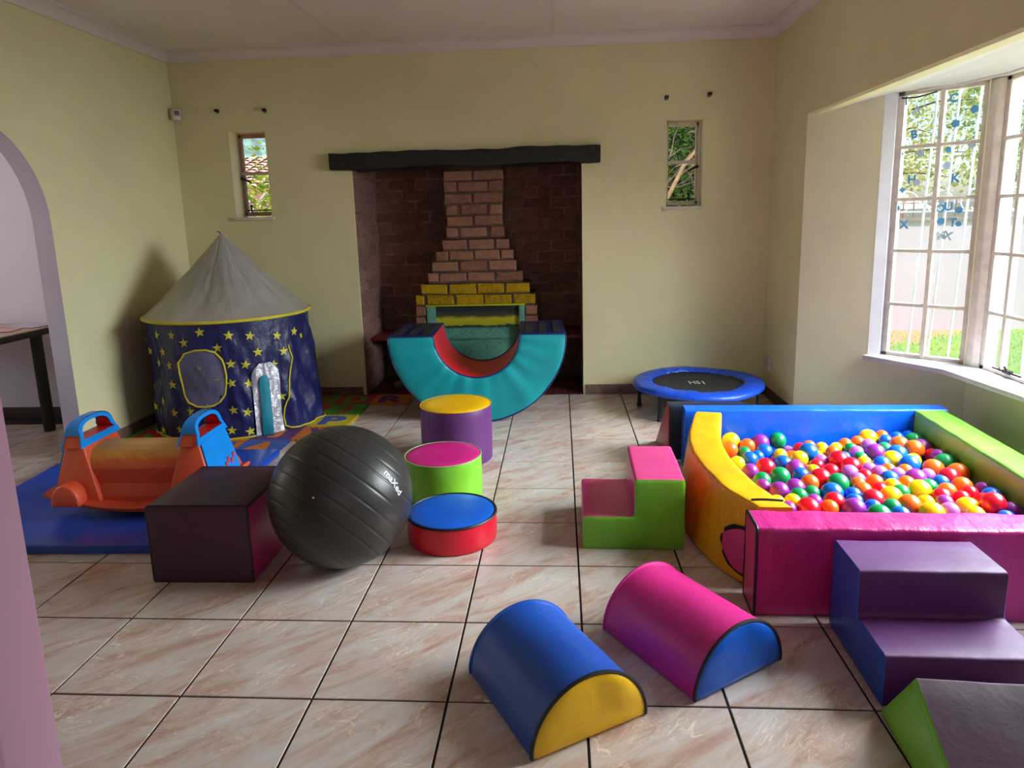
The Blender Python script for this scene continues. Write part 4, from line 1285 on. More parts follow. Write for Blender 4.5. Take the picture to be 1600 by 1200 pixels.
# position, radius, colour and label of every ball (settled beforehand so that none overlap)
BALLS = '''1.2305|1.8211|0.1751|0.0469|Y|yellow ball at the blue wall, first from the left of the yellow balls there;
1.1871|1.6685|0.1827|0.0429|O|orange ball by the yellow wall, the only one of its colour there;
1.2628|1.6667|0.1638|0.034|G|green ball by the yellow wall, the only one of its colour there;
1.3067|1.7811|0.1615|0.0402|O|orange ball at the blue wall, purple ball on its right;
1.3842|1.821|0.1644|0.047|P|purple ball at the blue wall, the only one of its colour there;
1.4735|1.8247|0.1768|0.0433|G|green ball at the blue wall, purple ball on its left;
1.2594|1.5536|0.1699|0.0398|B|blue ball mid pit, yellow ball on its left;
1.3146|1.6214|0.1586|0.0343|B|blue ball mid pit, blue ball on its left and blue ball on its right;
1.3701|1.6949|0.1597|0.0416|B|blue ball mid pit, blue ball on its left and yellow ball on its right;
1.176|1.464|0.182|0.0366|Y|yellow ball by the yellow wall, blue ball on its right;
1.209|1.354|0.184|0.0376|P|purple ball mid pit, yellow ball on its left;
1.3033|1.4448|0.169|0.047|R|red ball mid pit, purple ball on its right;
1.4384|1.6608|0.1525|0.0351|Y|yellow ball mid pit, lilac ball on its right;
1.4128|1.5286|0.1567|0.0423|B|blue ball mid pit, green one in front;
1.5212|1.8003|0.121|0.034|L|lilac ball at the blue wall, the only one of its colour there;
1.5683|1.7569|0.15|0.0363|R|red ball at the blue wall, the only one of its colour there;
1.6262|1.7968|0.1515|0.034|O|orange ball at the blue wall, red ball on its left;
1.5039|1.6806|0.1356|0.0354|O|orange ball mid pit, yellow ball on its right;
1.5773|1.6646|0.1685|0.0466|B|blue ball mid pit, red ball on its left and yellow ball on its right;
1.6435|1.6913|0.1311|0.034|Y|yellow ball mid pit, orange ball on its right;
1.5111|1.5952|0.1573|0.041|Y|yellow ball mid pit, yellow ball on its right;
1.4437|1.4464|0.1598|0.0456|P|purple ball mid pit, blue ball on its left;
1.4324|1.3388|0.1691|0.0383|B|blue ball mid pit, red one behind;
1.228|1.233|0.188|0.0384|G|green ball mid pit, purple ball on its left and red one behind;
1.329|1.306|0.177|0.0455|G|green ball mid pit, red ball on its left and purple ball on its right;
1.2616|1.0958|0.1931|0.0417|P|purple ball mid pit, fifth from the left of the purple balls there;
1.3381|1.1328|0.1909|0.0434|P|purple ball mid pit, orange ball on its right;
1.3227|1.0378|0.195|0.0367|G|green ball mid pit, purple one behind;
1.2132|0.9681|0.195|0.034|Y|yellow ball by the yellow wall, purple ball on its right;
1.2799|0.9815|0.195|0.034|Y|yellow ball near the pink wall, yellow ball on its left;
1.238|0.9047|0.195|0.034|P|purple ball near the pink wall, yellow one behind;
1.3187|0.9105|0.195|0.0469|R|red ball near the pink wall, yellow ball on its left;
1.3642|0.9788|0.195|0.034|P|purple ball near the pink wall, orange ball on its right;
1.4014|0.9147|0.195|0.0359|O|orange ball near the pink wall, purple ball on its left;
1.5218|1.4312|0.1543|0.034|Y|yellow ball mid pit, red ball on its right;
1.5678|1.5168|0.1507|0.0341|R|red ball mid pit, yellow ball on its left;
1.43|1.218|0.181|0.039|O|orange ball mid pit, purple ball on its left;
1.3869|1.0708|0.1928|0.0355|G|green ball mid pit, green ball on its left;
1.5023|1.2886|0.1757|0.047|R|red ball mid pit, orange ball on its left and yellow one behind;
1.2069|1.1481|0.193|0.034|P|purple ball mid pit, second from the left of the purple balls there;
1.6721|1.747|0.1577|0.034|Y|yellow ball at the blue wall, yellow one in front;
1.7351|1.7223|0.1645|0.034|Y|yellow ball at the blue wall, yellow ball on its left and orange one in front;
1.6973|1.6647|0.1649|0.0349|O|orange ball mid pit, yellow one behind;
1.7927|1.7564|0.1763|0.034|O|orange ball at the blue wall, orange ball on its right;
1.7935|1.6885|0.173|0.034|G|green ball mid pit, lilac ball on its right;
1.7297|1.6044|0.1573|0.034|B|blue ball mid pit, red ball on its left and lilac ball on its right;
1.7939|1.6192|0.1797|0.0356|L|lilac ball mid pit, green ball on its left and lilac ball on its right;
1.7839|1.5487|0.1749|0.034|G|green ball mid pit, blue ball on its left;
1.6786|1.5427|0.1693|0.047|R|red ball mid pit, blue ball on its right;
1.6995|1.4489|0.1695|0.047|R|red ball mid pit, lilac one in front;
1.5909|1.4017|0.163|0.0394|R|red ball mid pit, lilac ball on its right;
1.7733|1.4815|0.1766|0.034|Y|yellow ball mid pit, red ball on its left and blue ball on its right;
1.9286|1.8137|0.1902|0.047|Y|yellow ball at the blue wall, lilac one in front;
1.8596|1.7706|0.1824|0.0347|O|orange ball at the blue wall, orange ball on its left;
1.886|1.699|0.1849|0.0388|L|lilac ball mid pit, orange ball on its left;
1.8727|1.5952|0.186|0.047|P|purple ball mid pit, green ball on its left;
1.9383|1.6466|0.1892|0.0353|G|green ball mid pit, purple ball on its left and blue ball on its right;
1.9943|1.7624|0.1919|0.034|B|blue ball at the blue wall, yellow ball on its left;
2.0069|1.834|0.1931|0.034|O|orange ball at the blue wall, blue ball on its right;
2.0666|1.7982|0.194|0.0356|B|blue ball at the blue wall, orange one in front;
2.0292|1.6893|0.1934|0.047|O|orange ball by the green wall, blue ball on its left;
1.9602|1.5612|0.1908|0.047|B|blue ball mid pit, green ball on its left and yellow one in front;
1.9034|1.4863|0.1881|0.047|Y|yellow ball mid pit, orange one in front;
1.8317|1.4357|0.1853|0.0408|B|blue ball mid pit, lilac one in front;
1.9921|1.4713|0.1925|0.035|Y|yellow ball mid pit, orange one behind;
1.9419|1.4009|0.1955|0.047|B|blue ball mid pit, lilac ball on its left and yellow one behind;
2.0496|1.5845|0.2076|0.047|O|orange ball by the green wall, orange ball on its left;
2.116|1.649|0.1911|0.047|P|purple ball by the green wall, orange ball on its left;
2.1229|1.7406|0.1961|0.045|G|green ball at the blue wall, orange ball on its left;
2.1337|1.8189|0.1952|0.034|B|blue ball at the blue wall, blue ball on its left and green one in front;
1.6613|1.3673|0.1704|0.0393|L|lilac ball mid pit, red one behind;
1.652|1.2591|0.1802|0.034|L|lilac ball mid pit, lilac one behind;
1.7577|1.389|0.1792|0.034|L|lilac ball mid pit, red ball on its left and lilac ball on its right;
1.7024|1.306|0.1777|0.0349|R|red ball mid pit, orange ball on its right;
1.7726|1.3184|0.1875|0.037|L|lilac ball mid pit, lilac ball on its left;
1.8391|1.2938|0.1902|0.034|L|lilac ball mid pit, blue ball on its left;
1.782|1.2432|0.1891|0.0387|B|blue ball mid pit, lilac ball on its left and lilac ball on its right;
1.8294|1.3609|0.1855|0.034|O|orange ball mid pit, lilac ball on its right;
1.8928|1.3368|0.1896|0.034|O|orange ball mid pit, lilac ball on its left and purple ball on its right;
1.886|1.2302|0.196|0.0452|P|purple ball mid pit, orange ball on its left;
1.9556|1.268|0.1941|0.034|L|lilac ball mid pit, purple ball on its left;
1.5477|1.2066|0.1829|0.047|G|green ball mid pit, red ball on its left and red one behind;
1.6279|1.1956|0.1835|0.034|O|orange ball mid pit, green ball on its left and lilac one behind;
1.6065|1.1007|0.1919|0.0404|O|orange ball mid pit, orange one behind;
1.6991|1.2015|0.1893|0.0377|O|orange ball mid pit, red ball on its left;
1.4692|1.0681|0.1944|0.0469|B|blue ball mid pit, purple ball on its left and blue ball on its right;
1.5488|1.0537|0.1934|0.034|B|blue ball mid pit, blue one in front;
1.5265|0.9812|0.1955|0.034|B|blue ball near the pink wall, red ball on its right;
1.4449|0.9791|0.195|0.0418|R|red ball near the pink wall, purple ball on its left;
1.4955|0.9083|0.195|0.0452|P|purple ball near the pink wall, blue ball on its right;
1.6057|0.9965|0.1946|0.0467|R|red ball near the pink wall, blue ball on its left;
1.6806|1.1077|0.1927|0.034|R|red ball mid pit, orange ball on its left and yellow ball on its right;
1.7528|1.1515|0.1919|0.0357|Y|yellow ball mid pit, red ball on its left and blue one behind;
1.6902|1.0284|0.1972|0.0437|Y|yellow ball mid pit, green one in front;
1.7528|1.0789|0.1925|0.0369|G|green ball mid pit, yellow ball on its right;
1.8217|1.1775|0.1919|0.038|O|orange ball mid pit, yellow ball on its left and purple ball on its right;
1.8354|1.0932|0.1967|0.047|Y|yellow ball mid pit, purple one behind;
1.7254|0.9469|0.1948|0.0451|O|orange ball near the pink wall, green ball on its left;
1.6466|0.9233|0.1951|0.0371|G|green ball near the pink wall, green ball on its left;
1.6465|0.8498|0.195|0.0364|B|blue ball near the pink wall, green one behind;
1.563|0.8423|0.195|0.047|G|green ball near the pink wall, purple ball on its left;
1.5734|0.9226|0.195|0.034|B|blue ball near the pink wall, purple ball on its left;
1.6115|1.5841|0.1508|0.034|L|lilac ball mid pit, yellow ball on its left;
2.026|1.359|0.1913|0.047|O|orange ball by the green wall, yellow ball on its left;
2.1034|1.4117|0.199|0.047|G|green ball by the green wall, orange ball on its left;
2.0971|1.2927|0.1963|0.047|O|orange ball by the green wall, orange one in front;
2.027|1.2301|0.1985|0.047|R|red ball by the green wall, blue ball on its left;
2.1179|1.4943|0.202|0.0369|P|purple ball by the green wall, green one in front;
2.1245|1.5629|0.1852|0.034|R|red ball by the green wall, purple ball on its left;
1.9657|1.1773|0.198|0.034|B|blue ball mid pit, red ball on its right;
2.0278|1.1322|0.1981|0.0428|O|orange ball by the green wall, orange one behind;
1.9429|1.0857|0.1963|0.0378|O|orange ball mid pit, green ball on its left and blue one behind;
1.8915|1.0279|0.1955|0.0391|R|red ball mid pit, green ball on its left;
1.9001|1.1482|0.1881|0.0384|G|green ball mid pit, yellow ball on its left and blue ball on its right;
1.7721|0.8675|0.195|0.047|Y|yellow ball near the pink wall, lilac ball on its right;
1.8008|0.9706|0.1942|0.034|Y|yellow ball near the pink wall, orange ball on its left and yellow one in front;
1.8513|0.8913|0.1947|0.0357|L|lilac ball near the pink wall, the only one of its colour there;
1.9444|0.9371|0.1849|0.047|Y|yellow ball near the pink wall, lilac ball on its left;
1.927|0.855|0.195|0.0358|Y|yellow ball near the pink wall, green ball on its right;
2.0245|0.9742|0.1956|0.0395|R|red ball by the green wall, blue ball on its right;
2.0152|0.8959|0.2256|0.0445|R|red ball by the green wall, blue one behind;
1.9635|1.0152|0.1945|0.034|R|red ball mid pit, orange ball on its left and yellow one in front;
2.0877|1.0261|0.1947|0.0423|B|blue ball by the green wall, red ball on its left;
2.0879|0.9007|0.1933|0.035|P|purple ball by the green wall, fourth from the left of the purple balls there;
2.0221|0.8236|0.1931|0.0343|B|blue ball by the green wall, green ball on its left;
2.1002|1.1068|0.1949|0.034|P|purple ball by the green wall, third from the left of the purple balls there;
2.0176|1.0561|0.1992|0.034|R|red ball by the green wall, orange one behind;
1.8676|0.9589|0.1989|0.034|P|purple ball near the pink wall, red one behind;
1.3802|1.0431|0.0992|0.0405|Y|yellow ball hidden below the others, mid pit;
1.4612|1.0397|0.0931|0.0405|Y|yellow ball hidden below the others, mid pit;
1.5442|1.0398|0.0944|0.0405|B|blue ball hidden below the others, mid pit;
2.0146|1.0226|0.1327|0.0405|P|purple ball hidden below the others, by the green wall;
2.0903|1.0414|0.1107|0.0405|G|green ball by the green wall, yellow ball on its left;
1.5003|1.1123|0.0934|0.0405|G|green ball mid pit, orange ball on its left;
1.2027|1.1935|0.1112|0.0405|L|lilac ball hidden below the others, by the yellow wall;
1.4653|1.1851|0.1084|0.0405|O|orange ball hidden below the others, mid pit;
1.5458|1.1936|0.0964|0.0405|G|green ball mid pit, green one in front;
2.0335|1.1776|0.1285|0.0405|R|red ball hidden below the others, by the green wall;
1.1544|1.2698|0.0991|0.0405|B|blue ball hidden below the others, by the yellow wall;
1.2399|1.2649|0.102|0.0405|L|lilac ball hidden below the others, mid pit;
1.5018|1.2629|0.0911|0.0405|P|purple ball hidden below the others, mid pit;
1.2079|1.344|0.1|0.0405|O|orange ball hidden below the others, mid pit;
1.2901|1.3428|0.0974|0.0405|P|purple ball mid pit, third from the left of the purple balls there;
1.5462|1.3489|0.101|0.0405|B|blue ball hidden below the others, mid pit;
1.6271|1.346|0.0978|0.0405|B|blue ball hidden below the others, mid pit;
1.7159|1.3489|0.106|0.0405|O|orange ball hidden below the others, mid pit;
1.1641|1.4121|0.1003|0.0405|Y|yellow ball hidden below the others, by the yellow wall;
1.2499|1.4172|0.1003|0.0405|B|blue ball hidden below the others, mid pit;
1.3305|1.4148|0.0915|0.0405|O|orange ball hidden below the others, mid pit;
1.4153|1.412|0.0855|0.0405|R|red ball hidden below the others, mid pit;
1.6717|1.4149|0.09|0.0405|P|purple ball hidden below the others, mid pit;
1.204|1.4996|0.0936|0.0405|B|blue ball hidden below the others, by the yellow wall;
1.2845|1.4913|0.0909|0.0405|Y|yellow ball hidden below the others, mid pit;
1.4532|1.4889|0.0855|0.0405|R|red ball hidden below the others, mid pit;
1.6354|1.4983|0.095|0.0405|P|purple ball hidden below the others, mid pit;
1.1606|1.5751|0.0944|0.0405|R|red ball hidden below the others, by the yellow wall;
1.4158|1.5707|0.0855|0.0405|P|purple ball hidden below the others, mid pit;
1.496|1.5597|0.0855|0.0405|G|green ball hidden below the others, mid pit;
1.6835|1.5762|0.0855|0.0405|Y|yellow ball hidden below the others, mid pit;
1.368|1.6361|0.0855|0.0405|B|blue ball hidden below the others, mid pit;
1.5464|1.6323|0.0855|0.0405|R|red ball mid pit, blue one in front;
1.6273|1.6346|0.0855|0.0405|G|green ball hidden below the others, mid pit;
1.7228|1.6485|0.0891|0.0405|O|orange ball hidden below the others, mid pit;
2.1224|1.6458|0.0873|0.0405|Y|yellow ball by the green wall, the only one of its colour there;
1.1967|1.7201|0.1178|0.0405|B|blue ball hidden below the others, at the blue wall;
1.2665|1.7473|0.0871|0.0405|R|red ball hidden below the others, at the blue wall;
1.424|1.7178|0.0879|0.0405|P|purple ball mid pit, red ball on its left;
1.5952|1.7251|0.0855|0.0405|Y|yellow ball at the blue wall, red ball on its right;
1.6886|1.7292|0.0855|0.0405|B|blue ball hidden below the others, at the blue wall;
2.1055|1.7243|0.1018|0.0405|R|red ball hidden below the others, at the blue wall;
1.2225|1.8153|0.088|0.0405|P|purple ball hidden below the others, at the blue wall;
1.3034|1.8195|0.0855|0.0405|R|red ball hidden below the others, at the blue wall;
1.4549|1.8031|0.0855|0.0405|P|purple ball hidden below the others, at the blue wall;
1.7323|1.7919|0.1146|0.0405|B|blue ball hidden below the others, at the blue wall;
1.7254|0.9469|0.1102|0.0385|B|blue ball hidden below the others, mid pit;
1.6991|1.2015|0.1121|0.0385|B|blue ball hidden below the others, mid pit;
1.563|0.8423|0.1085|0.0385|B|blue ball hidden below the others, mid pit'''
CN = dict(R='red', B='blue', G='green', Y='yellow', O='orange', P='purple', L='lilac')
CC = dict(R=(222, 14, 44), B=(6, 98, 214), G=(4, 140, 78), Y=(244, 206, 14), O=(244, 104, 24), P=(140, 44, 156), L=(178, 106, 204))
bm_mat = {}
for c_, rgb in CC.items():
    m, N, L, b = base_mat('ball_plastic_' + CN[c_], rgb, .28, spec=.5)
    b.inputs['Subsurface Weight'].default_value = 0.0
    nz = nnoise(N, L, 30, 2)
    bump(N, L, b, nz.outputs['Fac'], .05, .002)
    bm_mat[c_] = m
ball_me = {}
for c_ in CC:
    b_ = bmesh.new()
    bmesh.ops.create_uvsphere(b_, u_segments=28, v_segments=16, radius=1.0)
    me = bpy.data.meshes.new('ball')
    b_.to_mesh(me); b_.free()
    me.polygons.foreach_set('use_smooth', [True] * len(me.polygons))
    me.materials.append(bm_mat[c_])
    ball_me[c_] = me
rr_ = random.Random(5)
for s_ in BALLS.split(';'):
    x, y, zz, r, c_, lb = s_.strip().split('|')
    t = link('play_ball', ball_me[c_], None, (float(x), float(y), float(zz)), (rr_.uniform(0, 6), rr_.uniform(0, 6), 0))
    t.scale = (float(r),) * 3
    T(t, lb, 'ball', 'plastic balls in the ball pit')

# ------------------------------------------------------------------ trampoline
tr = thing('mini_trampoline', 'round mini trampoline with a blue padded rim and black jumping mat', 'trampoline', (1.29, 3.045, 0))
TZ = .215
q = MB()
wob = lambda a, i: 0
prof = [(.310, TZ - .014), (.313, TZ - .003), (.33, TZ + .003), (.365, TZ + .007), (.41, TZ + .005), (.436, TZ - .003), (.445, TZ - .016), (.446, TZ - .030), (.440, TZ - .037), (.430, TZ - .036)]
nn = 220
vs_, fs = [], []
for i, (r, z_) in enumerate(prof):
    am = [.006, .008, .008, .006, .0025, .0012, .0012, .0015, .001, 0][i]
    for j in range(nn):
        a = 2 * PI * j / nn
        fl = noise.noise(Vector((math.cos(a) * 15, math.sin(a) * 15, i * .22))) * am * 1.6
        sag = .008 * noise.noise(Vector((math.cos(a) * 1.5, math.sin(a) * 1.5, 9)))
        vs_.append(((r) * math.cos(a), r * math.sin(a), z_ + fl + sag * (1 if i > 1 else .6)))
for i in range(len(prof) - 1):
    for j in range(nn):
        j2 = (j + 1) % nn
        fs.append((i * nn + j, i * nn + j2, (i + 1) * nn + j2, (i + 1) * nn + j))
q.add(vs_, fs)
q.build('rim_pad', vinyl('trampoline_blue', (16, 80, 214), .34, .5, 14), tr, smooth=70)
q = MB(); q.lathe([(0, TZ - .022), (.2, TZ - .021), (.315, TZ - .018), (.315, TZ - .024), (0, TZ - .027)], 64)
q.build('jumping_mat', plain('woven_black_mat', (44, 44, 48), .7, bstr=.4, bscale=400), tr, smooth=40)
q = MB(); q.tube([(.415 * math.cos(a), .415 * math.sin(a), TZ - .028) for a in np.linspace(0, 2 * PI, 48, endpoint=False)], .013, 8, True)
q.build('frame_ring', m_rubber, tr)
for k in range(6):
    a = math.radians(163 + 60 * k)
    c_, s_ = math.cos(a), math.sin(a)
    q = MB()
    q.tube([(.405 * c_, .405 * s_, TZ - .03), (.405 * c_, .405 * s_, .03)], .0125, 10)
    lg = q.build('leg', m_rubber, tr)
    q = MB()
    q.tube([(.405 * c_, .405 * s_, .05), (.405 * c_, .405 * s_, .012), (.405 * c_, .405 * s_, 0.001)], [.014, .017, .02], 10)
    q.build('rubber_foot', m_rubber, lg)
me = text_mesh('HS', .125, .0006, .002)
me.materials.append(plain('white_print', (206, 206, 206), .6))
link('printed_logo', me, tr, (-.02, .0, TZ - .0185), (0, 0, 0)).scale = (.55, .9, 1)
q = MB(); q.box(-.045, .045, -.006, .006, 0, .0008)
link('printed_bar', q.mesh('printed_bar', MATS['white_print'], smooth=0), tr, (.042, .0, TZ - .019), (0, 0, math.radians(90)))
gb = link('play_ball', ball_me['G'], None, (1.254, 3.02, .038))
gb.scale = (.038,) * 3
T(gb, 'green ball under the mini trampoline', 'ball')
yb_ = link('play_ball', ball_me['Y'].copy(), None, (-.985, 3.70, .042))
yb_.data.materials[0] = plain('shade_darkened_plastic', (104, 98, 38), .5)  # yellow darkened to put the shade of the recess into the colour
yb_.scale = (.038,) * 3
T(yb_, 'yellow ball, darkened in colour as if shaded, on the fireplace floor', 'ball')

# ------------------------------------------------------------------ exercise ball
eb = thing('exercise_ball', 'large matt black ribbed exercise ball beside the purple cube', 'exercise ball', (-.549, .833, 0))
ER = .283
q = MB()
axis_tilt = Vector((0, 0, 1)).rotation_difference(Vector((-.45, -.5, -.6)).normalized()).to_matrix()
prof_n, seg = 240, 72
vs_, fs = [], []
for i in range(prof_n + 1):
    th = PI * i / prof_n
    lat = th / PI
    g = 0
    if .16 < lat < .84:
        ph = (lat * 15) % 1.0
        g = -.0022 * math.exp(-((ph - .5) / .06) ** 2)
    for j in range(seg):
        a = 2 * PI * j / seg
        v = Vector((math.sin(th) * math.cos(a), math.sin(th) * math.sin(a), math.cos(th))) * (ER + g)
        v = axis_tilt @ v
        vs_.append((v.x, v.y, v.z + ER))
for i in range(prof_n):
    for j in range(seg):
        j2 = (j + 1) % seg
        fs.append((i * seg + j, i * seg + j2, (i + 1) * seg + j2, (i + 1) * seg + j))
q.add(vs_, fs)
q.build('ball_skin', plain('matt_black_pvc', (50, 48, 47), .36, var=.05, spec=.4), eb, smooth=80)
def wrap_text(s, size, centre_dir, updir, R, bold=0.0, m=None, name='printed_word', parent=None):
    me = text_mesh(s, size, 0.0, bold, 4)
    cd = Vector(centre_dir).normalized()
    upv = Vector(updir); upv = (upv - cd * upv.dot(cd)).normalized()
    rv_ = upv.cross(cd)
    for v in me.vertices:
        u, w = v.co.x / R, v.co.y / R
        v.co = (cd + rv_ * math.tan(u) + upv * math.tan(w)).normalized() * (R + .0012) + Vector((0, 0, R))
    me.materials.clear()
    me.materials.append(m)
    me.update()
    return link(name, me, parent)
w_print = plain('white_ball_print', (226, 226, 230), .5)
_n = Vector((.859, -.377, .347)).normalized()
_r = Vector((.173, .073, -.37)).normalized()
wrap_text('maXed', .040, _n, _n.cross(_r), ER, .0006, w_print, 'printed_word', eb)
q = MB()
cd = Vector((-.06, -.93, .36)).normalized()
q.tube([cd * (ER - .004) + Vector((0, 0, ER)), cd * (ER + .002) + Vector((0, 0, ER))], .004, 8)
q.build('valve_plug', m_white, eb)

# ------------------------------------------------------------------ gym mat and alphabet mats
gm = thing('gym_mat', 'blue gymnastics mat on the tiles under the orange seesaw', 'mat', (-1.93, 1.48, 0), math.radians(1.5))
pf = subdivide(round_poly([(-.62, .001), (.60, .001), (.60, .042), (-.62, .042)], .014, 3), .04)
q = MB(); strip(q, pf, lambda a, b, t: (a, t, b), -.61, .62, 30, wr=.005, seed=11, freq=6)
q.build('cover', m_mat_blue, gm, smooth=60)
for tt, o_ in ((-.61, -1), (.62, 1)):
    q = MB(); cap(q, pf, lambda a, b, t: (a, t, b), tt, o_, .004, (0, .02), wr=.001)
    q.build('edge_panel', m_mat_blue, gm, smooth=60)

FC = dict(orange=(206, 112, 34), purple=(92, 52, 118), red=(188, 40, 62), green=(76, 150, 44), yellow=(206, 184, 40), blue=(62, 92, 176))
fm = {k: plain('foam_' + k, v, .75, bstr=.4, bscale=350) for k, v in FC.items()}
FT, FP = .2815, 8
def teeth_outline(w, n, d):
    """square with interlocking teeth along its four sides"""
    pts = []
    k = n * 2
    st = w / k
    for side in range(4):
        for i in range(k):
            for e in (0, 1):
                t_ = (i + e) * st
                off = d if i % 2 else -d * 0
                off = d / 2 if i % 2 else -d / 2
                if side == 0: p = (t_, off)
                elif side == 1: p = (w - off, t_)
                elif side == 2: p = (w - t_, w - off)
                else: p = (off, w - t_)
                pts.append(p)
    out = []
    for p in pts:
        if not out or (abs(out[-1][0] - p[0]) + abs(out[-1][1] - p[1])) > 1e-6: out.append(p)
    return out
def teeth_mesh(name, mat):
    ol = teeth_outline(FT, 7, .014)
    n = len(ol)
    mb = MB()
    mb.add([(x, y, 0) for x, y in ol] + [(x, y, .010) for x, y in ol], [tuple(range(n - 1, -1, -1)), tuple(range(n, 2 * n))] + [(i, (i + 1) % n, n + (i + 1) % n, n + i) for i in range(n)])
    return mb.mesh(name, mat, smooth=0)
def foam_tile(i, j, ch, ct, cl, rz, lb):
    """column i counted from the fireplace leftwards, row j from the back wall forwards"""
    x0, y0 = -.822 - (i + 1) * FT, 3.515 - (j + 1) * FT
    t = thing('foam_alphabet_tile', lb, 'foam tile', (x0 + FT / 2, y0 + FT / 2, .001), rz=0, group='interlocking alphabet foam tiles')
    o = link('base', teeth_mesh('base', fm[ct]), t, (-FT / 2, -FT / 2, 0))
    me = text_mesh(ch, .25, .0009, .010, 3)
    me.materials.clear(); me.materials.append(fm[cl])
    xs = [v.co.x for v in me.vertices]; ys = [v.co.y for v in me.vertices]
    cx, cy = (max(xs) + min(xs)) / 2, (max(ys) + min(ys)) / 2
    sx, sy = .19 / max(.08, (max(xs) - min(xs))), .20 / (max(ys) - min(ys))
    for v in me.vertices: v.co.x = (v.co.x - cx) * min(sx, sy * 1.25); v.co.y = (v.co.y - cy) * sy
    link('letter_' + ch.lower() if False else 'letter', me, t, (0, 0, .0102), (0, 0, rz))
FTS = [(0, 0, 'R', 'orange', 'purple', 'orange foam tile with a purple letter R at the fireplace edge'),
       (1, 0, 'D', 'red', 'green', 'red foam tile with a green letter D'),
       (2, 0, 'C', 'green', 'red', 'green foam tile with a red letter C next to the tent'),
       (3, 0, 'E', 'purple', 'yellow', 'purple foam tile with a yellow letter behind the tent'),
       (1, 1, 'J', 'green', 'red', 'green foam tile with a red letter J'),
       (2, 1, 'I', 'red', 'green', 'red foam tile with a green letter beside the tent'),
       (1, 2, 'P', 'yellow', 'blue', 'yellow foam tile with a blue letter P'),
       (2, 2, 'Q', 'blue', 'yellow', 'blue foam tile with a yellow letter beside the tent flap'),
       (1, 3, 'V', 'orange', 'purple', 'orange foam tile behind the black exercise ball'),
       (2, 3, 'J', 'purple', 'orange', 'purple foam tile with an orange letter in front of the tent'),
       (2, 4, 'A', 'blue', 'orange', 'blue foam tile with an orange letter A in front of the tent'),
       (3, 4, 'H', 'orange', 'blue', 'orange foam tile with a blue letter in front of the rocket door'),
       (3, 3, 'S', 'yellow', 'red', 'yellow foam tile under the tent door'),
       (4, 4, 'L', 'red', 'green', 'red foam tile under the front of the tent'),
       (5, 3, 'N', 'green', 'red', 'green foam tile at the arch wall beside the tent'),
       (5, 4, 'T', 'red', 'green', 'red foam tile at the arch wall behind the seesaw')]
for (i, j, ch, ct, cl_, lb) in FTS:
    foam_tile(i, j, ch, ct, cl_, 0 if ch in 'RDJPC' else rnd.choice([0, PI / 2]) if ch not in 'A' else math.radians(-10), lb)

# ------------------------------------------------------------------ play tent
TX, TY, TR, TH = -1.94, 2.874, .521, .763
tn = thing('play_tent', 'round blue play tent with yellow stars and a silver cone roof', 'tent', (TX, TY, .012))
def tsurf(a, z, off=0.0):
    """point on the tent wall: a in radians, z above the floor"""
    d = math.degrees(a)
    while d > 180: d -= 360
    f = max(0, 1 - z / TH)
    flare = .085 * f ** 1.1 * max(0, 1 - abs((d - 4) / 34)) + .035 * f * max(0, 1 - abs((d + 25) / 8))
    w = noise.noise(Vector((math.cos(a) * 4, math.sin(a) * 4, z * 3.2))) * .020 + (abs(noise.noise(Vector((math.cos(a) * 6 + z * 3, math.sin(a) * 6, z * 5)))) - .2) * -.022 + noise.noise(Vector((math.cos(a) * 14, math.sin(a) * 14, z * 9))) * .006
    w *= min(1, (TH - z) * 6)
    fold = .012 * math.sin(d * .32 + z * 19) * max(0, 1 - abs((d + 5) / 40)) * min(1, f * 3)
    # sag in the cloth between the poles, folds running diagonally near the flap
    r = TR + off + flare + w + fold
    return Vector((r * math.cos(a), r * math.sin(a), z))
q = MB()
na, nz = 260, 46
vs_, fs = [], []
for i in range(nz + 1):
    for j in range(na):
        vs_.append(tsurf(2 * PI * j / na, TH * i / nz))
for i in range(nz):
    for j in range(na):
        j2 = (j + 1) % na
        fs.append((i * na + j, i * na + j2, (i + 1) * na + j2, (i + 1) * na + j))
q.add(vs_, fs)
m_tent = vinyl('navy_tent_nylon', (22, 28, 82), .42, .8, 14)
tw = q.build('wall_fabric', m_tent, tn, smooth=80)
m_star = plain('yellow_star_print', (196, 190, 52), .5)
STARS = [(-120.1, .682), (-105.7, .685), (-84.0, .705), (-65.7, .675), (-52.1, .66), (-32.5, .638), (-16.9, .644), (-9.2, .603), (-96.0, .64), (-73.7, .601), (-47.9, .551), (-28.7, .53), (-116.2, .575), (-110.2, .493), (-125.0, .495), (-66.2, .494), (-56.9, .48), (-36.4, .452), (-124.1, .368), (-108.5, .37), (-67.1, .371), (-55.8, .356), (-33.2, .229), (-121.2, .253), (-135.9, .194), (-111.0, .182), (-67.6, .193), (-58.6, .171), (-97.0, .198), (-127.0, .17), (-128.6, .042), (-109.5, .068), (-69.8, .063), (-57.8, .043), (-84.3, .245), (-136.3, .563), (-140.0, .316), (-150, .62), (-155, .4), (-150, .15), (25, .6), (45, .45), (30, .3), (60, .62), (40, .12), (80, .5), (170, .6), (165, .3)]
for k, (a, z) in enumerate(STARS):
    a = math.radians(a)
    ph = rnd.uniform(-.25, .25)
    R0 = .033 if not (-12 < math.degrees(a) < -5) else .024
    P = [tsurf(a, z, .0035)]
    for i in range(10):
        rr__ = R0 if i % 2 == 0 else R0 * .42
        t_ = PI / 2 + i * PI / 5 + ph
        P.append(tsurf(a + rr__ * math.cos(t_) / TR, min(TH - .004, z + rr__ * math.sin(t_)), .0035))
    q = MB(); q.add(P, [(0, 1 + i, 1 + (i + 1) % 10) for i in range(10)])
    q.build('star', m_star, tw, smooth=0, flip=False)
